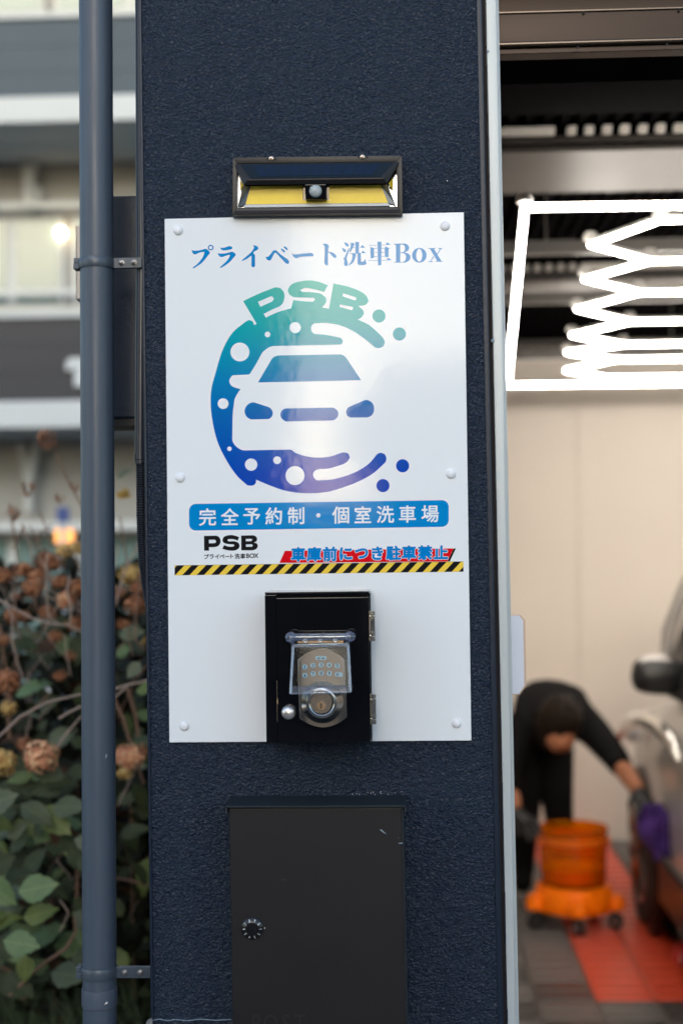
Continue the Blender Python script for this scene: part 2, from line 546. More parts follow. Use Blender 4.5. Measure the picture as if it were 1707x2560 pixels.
def leafmat(name, col, rough=0.36):
    m, nt, b = nodes(name)
    N, L = nt.nodes, nt.links
    tc = N.new('ShaderNodeTexCoord')
    sp = N.new('ShaderNodeSeparateXYZ'); L.new(tc.outputs['Object'], sp.inputs[0])
    ab = N.new('ShaderNodeMath'); ab.operation = 'ABSOLUTE'; L.new(sp.outputs['Y'], ab.inputs[0])
    # side veins: distance along + outward
    vm = N.new('ShaderNodeMath'); vm.operation = 'MULTIPLY_ADD'; vm.inputs[1].default_value = -0.9
    L.new(ab.outputs[0], vm.inputs[0]); L.new(sp.outputs['X'], vm.inputs[2])
    sn = N.new('ShaderNodeMath'); sn.operation = 'MULTIPLY'; sn.inputs[1].default_value = 52.0
    L.new(vm.outputs[0], sn.inputs[0])
    si = N.new('ShaderNodeMath'); si.operation = 'SINE'; L.new(sn.outputs[0], si.inputs[0])
    g1 = N.new('ShaderNodeMath'); g1.operation = 'GREATER_THAN'; g1.inputs[1].default_value = 0.90; L.new(si.outputs[0], g1.inputs[0])
    g2 = N.new('ShaderNodeMath'); g2.operation = 'LESS_THAN'; g2.inputs[1].default_value = 0.016; L.new(ab.outputs[0], g2.inputs[0])
    mm = N.new('ShaderNodeMath'); mm.operation = 'MAXIMUM'; L.new(g1.outputs[0], mm.inputs[0]); L.new(g2.outputs[0], mm.inputs[1])
    no = N.new('ShaderNodeTexNoise'); no.inputs['Scale'].default_value = 4; no.inputs['Detail'].default_value = 4
    L.new(tc.outputs['Object'], no.inputs['Vector'])
    mx = N.new('ShaderNodeMix'); mx.data_type = 'RGBA'
    mx.inputs['A'].default_value = (*[c*0.75 for c in col], 1); mx.inputs['B'].default_value = (*[c*1.3 for c in col], 1)
    L.new(no.outputs['Fac'], mx.inputs['Factor'])
    m2 = N.new('ShaderNodeMix'); m2.data_type = 'RGBA'
    m2.inputs['B'].default_value = (col[0]*1.6+.01, col[1]*1.45+.01, col[2]*1.4, 1)
    L.new(mx.outputs['Result'], m2.inputs['A']); L.new(mm.outputs[0], m2.inputs['Factor'])
    L.new(m2.outputs['Result'], b.inputs['Base Color'])
    b.inputs['Roughness'].default_value = rough
    b.inputs['Specular IOR Level'].default_value = 0.28
    return m


M['leaf1'] = leafmat('hydrangea_leaf_fresh', (0.085, 0.135, 0.055), 0.48)
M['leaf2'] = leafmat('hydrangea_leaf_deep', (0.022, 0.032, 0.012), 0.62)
M['leaf7'] = leafmat('hydrangea_leaf_shaded', (0.0085, 0.011, 0.0055), 0.8)  # shade inside the shrubs put into a darker leaf colour
M['leaf3'] = leafmat('hydrangea_leaf_olive', (0.080, 0.108, 0.028), 0.5)
M['leaf4'] = leafmat('hydrangea_leaf_yellowing', (0.20, 0.125, 0.020))
M['leaf5'] = leafmat('hydrangea_leaf_grey_green', (0.060, 0.078, 0.045), 0.5)
M['leaf6'] = leafmat('hydrangea_leaf_brown', (0.040, 0.019, 0.010), 0.75)

# ================================================================== THE SETTING
def struct(o):
    o['kind'] = 'structure'
    return o


g = MB(); g.poly([(-400, -400, 0), (400, -400, 0), (400, 400, 0), (-400, 400, 0)])
struct(g.build('ground', M['asphalt']))
# forecourt slab in front of the garage, a kerb step above the road
struct(box_obj('pavement', M['concrete'], None, -9, 9, -3.4, 0.30, -0.05, 0.012))
struct(box_obj('planting_bed', M['soil'], None, -9, -0.42, 0.42, 3.2, -0.05, 0.42))

# ---- the navy pillar (leans a hair, as in the photo)
pl0, pl1 = at(347, 0, 0), at(378, 2560, 0)
pr0, pr1 = at(1204, 0, 0), at(1258, 2560, 0)


def edge_x(a, b, z):
    return a.x + (b.x-a.x)*(z-a.z)/(b.z-a.z)


PZ0, PZ1 = 0.012, 3.9
pillar = thing('garage_pillar', 'broad navy blue stucco pillar carrying the white sign', 'pillar', (0.0, 0.1, PZ0))
xl0, xl1 = edge_x(pl0, pl1, PZ0), edge_x(pl0, pl1, PZ1)
xr0, xr1 = edge_x(pr0, pr1, PZ0), edge_x(pr0, pr1, PZ1)
b = MB()
b.hexa([(xl0, 0, PZ0), (xr0, 0, PZ0), (xr0, .26, PZ0), (xl0, .26, PZ0)],
       [(xl1, 0, PZ1), (xr1, 0, PZ1), (xr1, .26, PZ1), (xl1, .26, PZ1)], 0.006, 3)
b.build('stucco_face', M['navy'], pillar)
# smooth corner beads at both vertical edges
for nm, (xa, xb, w0, w1) in (('corner_bead', (xl0, xl1, 0.000, 0.0045)), ('corner_bead', (xr0, xr1, -0.0085, 0.000))):
    b = MB()
    b.hexa([(xa+w0, -.0016, PZ0), (xa+w1, -.0016, PZ0), (xa+w1, .02, PZ0), (xa+w0, .02, PZ0)],
           [(xb+w0, -.0016, PZ1), (xb+w1, -.0016, PZ1), (xb+w1, .02, PZ1), (xb+w0, .02, PZ1)], 0.0012, 2)
    b.build(nm, M['navy_smooth'], pillar, True, 60)
# dark joint between the stucco and the door post, with a ragged lip
b = MB()
b.hexa([(xr0+.0002, .012, PZ0), (xr0+.006, .012, PZ0), (xr0+.006, .20, PZ0), (xr0+.0002, .20, PZ0)],
       [(xr1+.0002, .012, PZ1), (xr1+.006, .012, PZ1), (xr1+.006, .20, PZ1), (xr1+.0002, .20, PZ1)])
b.build('sealant_joint', M['gap'], pillar)
b = MB()
random.seed(4)
zz = 0.9
while zz < 2.6:
    h = random.uniform(.015, .09)
    xx = edge_x(pr0, pr1, zz)+.0048
    b.box(xx, xx+random.uniform(.0006, .0018), .004, .012, zz, zz+h)
    zz += h+random.uniform(.002, .02)
o = b.build('paint_edge', M['navy_smooth'], pillar); o['kind'] = 'stuff'
# chipped skirt at the foot of the pillar as far as the photo shows it
b = MB()
pts = [at(x, y, -0.0022) for x, y in [(382, 2552), (400, 2549), (418, 2553), (440, 2550), (470, 2553), (500, 2549), (540, 2552), (578, 2550)]]
for i in range(len(pts)-1):
    p, q = pts[i], pts[i+1]
    b.slab([p, q, q+Vector((0, 0, .0009)), p+Vector((0, 0, .0009))], .0025)
b.build('paint_crack', M['scratch'], pillar)
b = MB()
b.slab([at(x, y, -0.004) for x, y in [(366, 2600), (366, 2556), (381, 2546), (384, 2600)]], .01)
b.build('chipped_corner', M['concrete'], pillar)

# ---- pale aluminium door post right of the pillar
post = thing('door_post', 'pale aluminium door post standing against the navy pillar', 'post', (edge_x(pr0, pr1, 0)+.02, .05, .012))
a0, a1 = at(1214, 0, .004), at(1268, 2560, .004)
c0, c1 = at(1240, 0, .004), at(1289, 2560, .004)
d0, d1 = at(1246, 0, .010), at(1297, 2560, .010)
e = [edge_x(p, q, z) for (p, q) in ((a0, a1), (c0, c1), (d0, d1)) for z in (PZ0, 3.2)]
b = MB()
b.hexa([(e[0], .004, PZ0), (e[2], .004, PZ0), (e[2], .09, PZ0), (e[0], .09, PZ0)],
       [(e[1], .004, 3.2), (e[3], .004, 3.2), (e[3], .09, 3.2), (e[1], .09, 3.2)], .0015, 2)
b.build('front_face', M['alu'], post, True)
b = MB()
b.hexa([(e[2]+.0003, .009, PZ0), (e[4], .011, PZ0), (e[4], .085, PZ0), (e[2]+.0003, .085, PZ0)],
       [(e[3]+.0003, .009, 3.2), (e[5], .011, 3.2), (e[5], .085, 3.2), (e[3]+.0003, .085, 3.2)], .001, 2)
b.build('side_return', M['alu'], post, True)
for px, py, w in ((1219, 128, .0022), (1231, 852, .0030)):
    p = at(px, py, .0032)
    b = MB(); b.lathe([(w, 0), (w*.8, .0006), (w*.3, .0009), (0, .001)], p, n=9)
    b.build('paint_spot', M['scratch'], post)

# ---- stainless shutter lintel over the opening
lint = thing('shutter_lintel', 'brushed stainless shutter lintel across the top of the garage opening', 'lintel', (2.0, .2, 2.4))
zL = [at(1480, y, .14).z for y in (-60, 28, 104, 116, 131)]
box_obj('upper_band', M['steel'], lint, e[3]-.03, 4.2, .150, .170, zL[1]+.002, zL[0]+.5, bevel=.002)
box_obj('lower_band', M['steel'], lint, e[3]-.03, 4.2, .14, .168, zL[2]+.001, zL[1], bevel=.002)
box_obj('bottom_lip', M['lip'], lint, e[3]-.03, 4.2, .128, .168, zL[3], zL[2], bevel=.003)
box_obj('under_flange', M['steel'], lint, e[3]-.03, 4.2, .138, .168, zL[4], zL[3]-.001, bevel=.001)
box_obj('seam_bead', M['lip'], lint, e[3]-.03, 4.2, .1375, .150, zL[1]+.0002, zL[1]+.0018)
for px, py in ((1458, 32), (1696, 26), (1443, 119), (1666, 112)):
    p = at(px, py, .137 if py < 60 else .126)
    b = MB(); b.lathe([(.0022, 0), (.0022, .0015), (0, .0022)], p, n=10)
    b.build('screw', M['gap'], lint, True)
struct(box_obj('fascia', M['navy'], None, e[3]-.03, 4.6, .02, .14, zL[0]+.02, 4.0))

# ---- white chamfered plate fixed behind the post
pt = thing('white_plate', 'white chamfered plastic plate sticking out behind the aluminium post', 'plate', at(1290, 1735, .12))
b = MB(); b.slab([at(x, y, .12) for x, y in [(1258, 1735), (1296, 1735), (1310, 1713), (1307, 1551), (1297, 1539), (1258, 1539)]], .004)
b.build('plate_face', M['paper'], pt)
b = MB(); b.slab([at(x, y, .1242) for x, y in [(1260, 1737), (1298, 1737), (1315, 1714), (1312, 1550), (1300, 1537), (1260, 1537)]], .006)
b.build('plate_backing', M['plate_edge'], pt)

# ---- garage room
YB = 6.27
DECK = 2.90
struct(box_obj('garage_floor', M['subfloor'], None, -.55, 4.3, .14, 6.4, -.06, .018))
flo = bpy.data.objects['garage_floor']
wb = MB(); wb.box(-.6, 4.3, YB, YB+.12, 0, 3.2)
backwall = struct(wb.build('back_wall', M['wall_in']))
for k in range(6):      # wall panels with open joints
    x = -.58+k*.80
    box_obj('wall_panel', M['wall_in'], backwall, x+.002, x+.798, YB-.012, YB-.001, .02, DECK-.05, bevel=.002)
struct(box_obj('left_wall', M['wall_side'], None, -.42, -.34, .262, YB, 0, 3.2))
struct(box_obj('right_wall', M['wall_side'], None, 4.2, 4.32, .14, YB, 0, 3.2))
# corrugated deck ceiling
b = MB()
pitch = .048
x = -.42
prof = []
while x < 4.3:
    prof += [(x, DECK), (x+pitch*.42, DECK), (x+pitch*.5, DECK+.03), (x+pitch*.92, DECK+.03)]
    x += pitch
for i in range(len(prof)-1):
    (xa, za), (xb, zb) = prof[i], prof[i+1]
    b.poly([(xa, .44, za), (xb, .44, zb), (xb, YB, zb), (xa, YB, za)])
b.poly([(-.40, .27, DECK+.06), (4.4, .27, DECK+.06), (4.4, YB+.1, DECK+.06), (-.40, YB+.1, DECK+.06)])
struct(b.build('garage_ceiling', M['ceiling']))
b = MB(); b.box(-.34, 4.2, .172, .30, zL[4]+.004, DECK-.005); b.box(-.34, 4.2, .301, 1.35, 2.80, DECK-.006)
b.build('shutter_drum_box', M['ceiling'])
tag(bpy.data.objects['shutter_drum_box'], 'black shutter drum housing behind the stainless lintel', 'shutter box')


def tray(y0, y1, zb_, label, teeth):
    """shallow galvanised cable tray slung under the deck, pale blocks imitating lit gaps above its front edge"""
    t = thing('ceiling_tray', label, 'ceiling tray', (1.9, y0, zb_), 'galvanised ceiling trays')
    box_obj('tray_floor', M['beam'], t, -.34, 4.2, y0+.004, y1, zb_+.001, zb_+.006)
    box_obj('front_lip', M['beam'], t, -.34, 4.2, y0, y0+.0035, zb_, zb_+.017, bevel=.001)
    box_obj('front_flange', M['beam'], t, -.34, 4.2, y0-.012, y0+.0035, zb_+.024, zb_+.040, bevel=.001)
    box_obj('back_lip', M['beam'], t, -.34, 4.2, y1+.0005, y1+.004, zb_, zb_+.045)
    spans = []
    if teeth:
        xs = .446 if y0 < 3 else .30
        spans.append((-.33, xs-.02))
        for k in range(6 if y0 < 3 else 9):
            spans.append((xs+.014+pitch*k, xs+.014+pitch*k+pitch*.5))
        spans.append((xs+.014+pitch*(6 if y0 < 3 else 9), 4.1))
    for xa_, xb_ in spans:
        box_obj('lit_gap_block', M['lit_gap'], t, xa_, xb_, y0-.026, y0+.01, zb_+.043, zb_+.064, bevel=.003)  # added blocks in place of bright gaps between the ribs
    return t


tray(1.76, 2.22, 2.822, 'nearest galvanised tray under the black ceiling, above the near light tube', True)
tray(3.75, 4.05, 2.835, 'middle galvanised tray crossing behind the hexagon lights', True)
tray(5.75, 6.1, 2.835, 'farthest galvanised tray close to the beige back wall', False)
LZ = 2.58
for i, (y, lab) in enumerate(((2.25, 'first thin strut rail behind the near light tube'), (3.15, 'second thin strut rail above the hexagon lights'),
                              (4.75, 'last thin strut rail before the back wall'))):
    t = thing('strut_rail', lab, 'rail', (1.9, y, LZ+.06), 'strut rails carrying the lights')
    box_obj('channel', M['rail'], t, -.34, 4.2, y-.02, y+.02, LZ+.06, LZ+.062+.006)
    box_obj('channel_web', M['rail'], t, -.34, 4.2, y-.02, y-.016, LZ+.0685, LZ+.10)
    for x in (.45, 1.3, 2.4):
        b = MB(); b.tube([(x, y, LZ+.07), (x, y, DECK)], .004, 6); b.build('hanger_rod', M['rail'], t)

# ---- hexagon light grid
led = thing('hexagon_light_grid', 'glowing white hexagon tube light grid in a rectangular frame under the garage ceiling', 'ceiling light', (1.5, 3.7, LZ))


def led_tube(p, q, r=.0086, housing=True):
    b = MB(); b.tube([p, q], r, 8)
    t = b.build('light_tube', M['led'], led, True)
    if housing:
        d = Vector((0, 0, .0056))
        b = MB(); b.tube([p+d, q+d], r*1.08, 8); b.build('tube_housing', M['led_body'], t, True)


def lp(px, py): return atz(px, py, LZ)


n0, f0 = lp(1311, 519), lp(1268, 962)
n1 = n0 + (lp(1707, 513)-n0).normalized()*3.2
f1 = f0 + (lp(1707, 957)-f0).normalized()*3.1
led_tube(n0, n1, housing=False); led_tube(f0, f1)
for k in range(3):
    led_tube(n0+(f0-n0)*(k/3+.002), n0+(f0-n0)*((k+1)/3-.002))
    led_tube(n1+(f1-n1)*(k/3+.002), n1+(f1-n1)*((k+1)/3-.002))
Bk = [(1650, 549), (1625, 651), (1597, 730), (1573, 803), (1556, 860), (1533, 898), (1516, 944)]
Vk = [(1476, 611), (1461, 697), (1442, 772), (1429, 837), (1417, 880), (1415, 925)]
Bp = [lp(*p) for p in Bk]
Vp = [lp(*p) for p in Vk]
dx = (lp(1707, 548)-lp(1650, 549)).normalized()
for c_ in range(2):
    sh_ = dx*1.32*c_
    for i, p in enumerate(Bp):
        p = p + sh_
        q = p + dx*.42
        led_tube(p, q)
        if i < len(Vp):
            v = Vp[i] + sh_
            led_tube(p, v); led_tube(v, Bp[i+1]+sh_)
            q2 = Bp[i+1] + sh_ + dx*.42
            v2 = (q+q2)*.5 + dx*.24
            led_tube(q, v2); led_tube(v2, q2)
            if c_ == 0: led_tube(v2, Vp[i]+dx*1.32)
for p in [n0, f0] + Vp + Bp:
    b = MB(); b.lathe([(.020, 0), (.020, .014), (.014, .022), (0, .022)], p+Vector((0, 0, .012)), (0, 0, 1), 8)
    b.build('joint_cap', M['led_body'], led, True)

# ---- ribbed interlocking floor tiles
TP = .225


def tile_mesh():
    b = MB()
    w = TP/2-.0035
    b.box(-w, w, -w, w, 0, .010)
    for k in range(2):
        y0 = -w+.008+k*(w)
        b.hexa([(-w+.006, y0, .010), (w-.006, y0, .010), (w-.006, y0+w-.022, .010), (-w+.006, y0+w-.022, .010)],
               [(-w+.010, y0+.004, .016), (w-.010, y0+.004, .016), (w-.010, y0+w-.026, .016), (-w+.010, y0+w-.026, .016)])
    return b


meshes = {}
for key in ('tile_grey', 'tile_dark', 'tile_red'):
    o = tile_mesh().build('floor_tile', M[key], None)
    meshes[key] = o.data
    bpy.data.objects.remove(o)
for i in range(-3, 6):
    for j in range(-9, 17):
        x = .70+TP*(i+.5)
        y = 2.40+TP*(j+.5)
        if i in (0, 1): key = 'tile_red' if y > 3.30 else ('tile_grey' if (i+j) % 2 else 'tile_dark')
        elif i >= 2: key = 'tile_dark'
        else: key = 'tile_dark' if (y < 3.75 and (i+j) % 2 == 1) else 'tile_grey'
        o = bpy.data.objects.new('floor_tile', meshes[key])
        COL.objects.link(o)
        o.parent = flo
        o.location = (x, y, .0185)

# ================================================================== APARTMENT BLOCK ON THE LEFT
apt = thing('apartment_block', 'apartment block with white balcony slabs behind the downpipe', 'building', (-3.5, 12.5, 0))
YF, YW = 11.5, 12.9
XA, XB = -13.0, 5.0


def az(py, Y=YF, px=110): return at(px, py, Y).z


def apart_floor(ys_par, ys_slab, parmat, ys_win, seedn):
    """one storey: parapet tiles, slab edge, soffit behind, window row on the recessed wall"""
    zt, zb = az(ys_par[0]), az(ys_par[1])
    pw = 1.28
    x = XA
    par = box_obj('parapet', parmat, apt, XA, XB, YF+.02, YF+.14, zb, zt)
    nrow = 9
    while x < XB-.01:                                   # large tile sheets
        for r in range(3):
            za, zc = zb+(zt-zb)*r/3, zb+(zt-zb)*(r+1)/3
            box_obj('tile_panel', parmat, par, x+.002, min(x+pw, XB)-.002, YF+.010, YF+.0195, za+.002, zc-.002)
        x += pw
    box_obj('coping', M['apt_slab'], apt, XA, XB, YF-.03, YF+.17, zt+.001, zt+.05, bevel=.006)
    s0, s1 = az(ys_slab[0]), az(ys_slab[1])
    box_obj('balcony_slab', M['apt_slab'], apt, XA, XB, YF-.10, YW+.02, s1, s0-.001, bevel=.01)


apart_floor((47, 247), (248, 312), M['apt_par'], None, 1)
apart_floor((795, 1003), (1004, 1071), M['apt_par2'], None, 2)
# recessed facade wall with windows
zw0 = 0.0
box_obj('facade_wall', M['apt_wall'], apt, XA, XB, YW, YW+.3, 0, 8.6)


def window(x0, x1, z0, z1, glass, bars=(.5,)):
    w = box_obj('window', M['apt_frame'], apt, x0, x1, YW-.05, YW-.002, z0, z1)
    n = len(bars)+1
    xs = [x0] + [x0+(x1-x0)*t for t in bars] + [x1]
    for i in range(n):
        box_obj('pane', glass, w, xs[i]+.05, xs[i+1]-.05, YW-.062, YW-.052, z0+.05, z1-.05)
    box_obj('sill', M['apt_frame'], w, x0-.05, x1+.05, YW-.11, YW-.051, z0-.06, z0-.001)


def wz(py): return at(110, py, YW).z


def wx(px, py=650): return at(px, py, YW).x


for k in range(-3, 4):          # middle storey: sash windows, pane edges where the photo has them
    x0 = wx(-95)+k*1.22
    window(x0, x0+1.12, wz(770), wz(545), M['apt_glass2'] if k % 2 else M['apt_glass'], (.5,))
for k in range(-3, 4):          # upper storey
    x0 = wx(-250, 20)+k*1.7
    window(x0, x0+1.6, az(40, YW), az(-260, YW), M['apt_glass2'], (.5,))
for k in range(-3, 4):          # shop windows at street level
    x0 = wx(-130, 1400)+k*1.55
    window(x0, x0+1.42, .25, wz(1333), M['apt_glass'], (.5,))
for py in (528, 742):           # rails of the middle storey
    box_obj('hand_rail', M['apt_frame'], apt, XA, XB, YW-.30, YW-.26, wz(py)-.03, wz(py)+.03)
box_obj('awning_band', M['apt_frame'], apt, XA, XB, YW-.5, YW-.063, wz(1330), wz(1306), bevel=.01)
for base in (345, 1088):        # Y-shaped drain pipes on the recessed wall
    b = MB()
    b.tube([at(48, base, YW-.16), at(64, base+70, YW-.16), at(72, base+120, YW-.16), at(74, base+190, YW-.16)], .045, 8)
    b.tube([at(96, base, YW-.16), at(84, base+70, YW-.16), at(75, base+118, YW-.16)], .045, 8)
    b.build('drain_pipe', M['apt_frame'], apt, True)
b = MB(); b.lathe([(.11, 0), (.11, .10), (.07, .14), (0, .14)], at(88, 490, YW), n=14)
b.build('vent_hood', M['apt_frame'], apt, True)
b = MB(); b.lathe([(.045, 0), (.045, .05), (.03, .07), (0, .07)], at(154, 584, YW-.07), n=14)
b.build('porch_lamp', M['warmlamp'], apt, True)
# white raised letter on the lower parapet, half hidden by the pipe
b = MB()
b.slab([at(x, y, YF-.06) for x, y in [(186, 965), (214, 965), (216, 915), (232, 913), (230, 894), (176, 894), (166, 904), (165, 925), (178, 924), (186, 918)]], .05)
b.build('raised_letter', M['apt_slab'], apt)
box_obj('roof_slab', M['apt_slab'], apt, XA-.2, XB+.2, YF-.2, YW+6, 8.6, 8.85)
box_obj('side_wall', M['apt_wall'], apt, XA, XB, YW+.31, YW+6, 0, 8.59)
bs = thing('blue_sign', 'small blue sign hung low in front of the apartment windows', 'sign', at(158, 1304, 8.5))
b = MB(); b.slab([at(x, y, 8.5) for x, y in [(142, 1305), (172, 1305), (172, 1268), (142, 1268)]], .03, .004)
b.build('sign_face', M['blue_sign'], bs)
p0 = at(158, 1305, 8.52)
b = MB(); b.tube([p0, (p0.x, p0.y, 0)], .02, 8); b.build('sign_pole', M['apt_frame'], bs)
ol = thing('orange_lit_sign', 'orange lit box sign below the small blue sign', 'sign', at(160, 1356, 9.0))
b = MB(); b.slab([at(x, y, 9.0) for x, y in [(138, 1358), (181, 1358), (181, 1323), (138, 1323)]], .08, .01)
b.build('light_box', M['orangelamp'], ol)
p0 = at(160, 1358, 9.04)
b = MB(); b.tube([p0, (p0.x, p0.y, 0)], .025, 8); b.build('sign_pole', M['apt_frame'], ol)

# ================================================================== ACROSS THE STREET (seen only as reflections)
ha = thing('grey_apartment_house', 'tall grey clad house across the street behind the viewer', 'building', (-9, -18, 0))
box_obj('wall', M['house_a'], ha, -16, -1.95, -24, -15, 0, 9.0)
box_obj('roof', M['roof'], ha, -16.1, -1.92, -24.1, -14.9, 9.001, 9.2)
for i in range(5):
    for k in range(3):
        x0 = -14.6+i*2.6; z0 = .9+k*2.8
        w = box_obj('window', M['apt_frame'], ha, x0, x0+1.5, -14.999, -14.95, z0, z0+1.3)
        box_obj('pane', M['apt_glass'], w, x0+.06, x0+1.44, -14.949, -14.93, z0+.06, z0+1.24)
hb = thing('cream_house', 'low cream house across the street behind the viewer', 'building', (8, -19, 0))
box_obj('wall', M['house_b'], hb, -.45, 15, -24, -16, 0, 3.1)
b = MB()
b.hexa([(-.9, -24.5, 3.101), (15.4, -24.5, 3.101), (15.4, -15.5, 3.101), (-.9, -15.5, 3.101)],
       [(-.2, -20.5, 4.6), (14.6, -20.5, 4.6), (14.6, -19.5, 4.6), (-.2, -19.5, 4.6)])
b.build('roof', M['roof'], hb)
for i in range(4):
    x0 = 1+i*3.4
    w = box_obj('window', M['apt_frame'], hb, x0, x0+1.7, -15.999, -15.95, .9, 2.3)
    box_obj('pane', M['apt_glass'], w, x0+.06, x0+1.64, -15.949, -15.93, .96, 2.24)
tag(box_obj('garden_wall', M['house_b'], None, -1.94, -.5, -17.2, -17, 0, 2.4), 'plain garden wall between the two houses across the street', 'wall')

# ================================================================== WHITE SIGN BOARD
YS = -0.0045                                           # front of the board
sx0, sx1, sz0, sz1 = -0.3532, 0.0968, 1.75-.29027, 1.75+.49769
sign = thing('sign_board', 'glossy white car wash sign with a blue round logo on the navy pillar', 'sign', ((sx0+sx1)/2, 0, sz0))
box_obj('panel', M['sign'], sign, sx0, sx1, YS, -.0005, sz0, sz1, bevel=.0006)


def S(px, py, lay=1): return at(px, py, YS-.00012*lay)


def catmull(pts, sub=5, corner=48):
    n = len(pts)
    out = []
    P = [Vector((p[0], p[1])) for p in pts]
    tan = []
    for i in range(n):
        a, c, d = P[i-1], P[i], P[(i+1) % n]
        u, v = (c-a), (d-c)
        ang = math.degrees(u.angle(v)) if u.length and v.length else 0
        if ang > corner:
            tan.append((v.normalized(), u.normalized(), True))
        else:
            t = (u.normalized()+v.normalized()).normalized()
            if u.length > 2.2*v.length: t = u.normalized()
            elif v.length > 2.2*u.length: t = v.normalized()
            tan.append((t, t, False))
    for i in range(n):
        p, q = P[i], P[(i+1) % n]
        L = (q-p).length
        t0, t1 = tan[i][0]*L, tan[(i+1) % n][1]*L
        k = sub if L > 3 else 2
        for j in range(k):
            s = j/k
            h = (2*s**3-3*s**2+1)*p + (s**3-2*s**2+s)*t0 + (-2*s**3+3*s**2)*q + (s**3-s**2)*t1
            out.append((h.x, h.y))
    return out


def circ(cx, cy, r, n=36, ry=None):
    ry = ry or r
    return [(cx+r*math.cos(2*math.pi*k/n), cy+ry*math.sin(2*math.pi*k/n)) for k in range(n)]


def printed(name, m, loops, lay, smooth=True, parent=None):
    """loops of photo pixels laid flat on the board"""
    b = MB()
    b.loops([[S(x, y, lay) for x, y in (catmull(l) if smooth else l)] for l in loops])
    o = b.build(name, m, parent or sign)
    if sum(p.normal.y for p in o.data.polygons) > 0:
        o.data.flip_normals()
    return o


T_BLUE = lin(0, 127, 190)
zA, zB = S(700, 1235).z, S(700, 700).z
M['logo'] = ink('logo_gradient', ramp=[(0.0, lin(0, 64, 170)), (0.10, lin(0, 68, 172)), (0.36, lin(0, 96, 172)),
                                      (0.55, lin(0, 125, 176)), (0.80, lin(0, 160, 165)), (1.0, lin(66, 178, 164))], z0=zA, z1=zB)
M['ink_blue'] = ink('title_blue', T_BLUE)
M['ink_banner'] = ink('banner_blue', lin(0, 130, 196))
M['ink_warn'] = ink('warning_text_blue', lin(0, 122, 194))
M['ink_black'] = ink('print_black', (0.012, 0.011, 0.012))
M['ink_red'] = ink('print_red', lin(214, 14, 28))
M['ink_yellow'] = ink('print_yellow', lin(236, 200, 72))

for px, py in ((446, 576), (1112, 565), (451, 1194), (1127, 1184.5), (461, 1815), (1141, 1808)):
    p = at(px, py, YS)
    b = MB(); b.lathe([(.0074, -.0002), (.0073, .0012), (.0062, .0030), (.0042, .0042), (.0018, .0048), (0, .0049)], p, n=24)
    b.build('rivet_cap', M['rivet'], sign, True, 60)

# ---- title, traced stroke by stroke
def rg(ox, oy, s, pts): return [(ox+x/s, oy+y/s) for x, y in pts]


s8 = 8.711
r1 = lambda pts: rg(470, 600, s8, pts)
r2 = lambda pts: rg(630, 595, s8, pts)
r3 = lambda pts: rg(790, 595, s8, pts)
r4 = lambda pts: rg(950, 590, s8, pts)


def bar(x0, x1, y): return [(x0, y-4.5), (x1, y-6), (x1, y+3.5), (x0, y+5)]


def ell(cx, cy, rx, ry): return circ(cx, cy, rx, 36, ry)


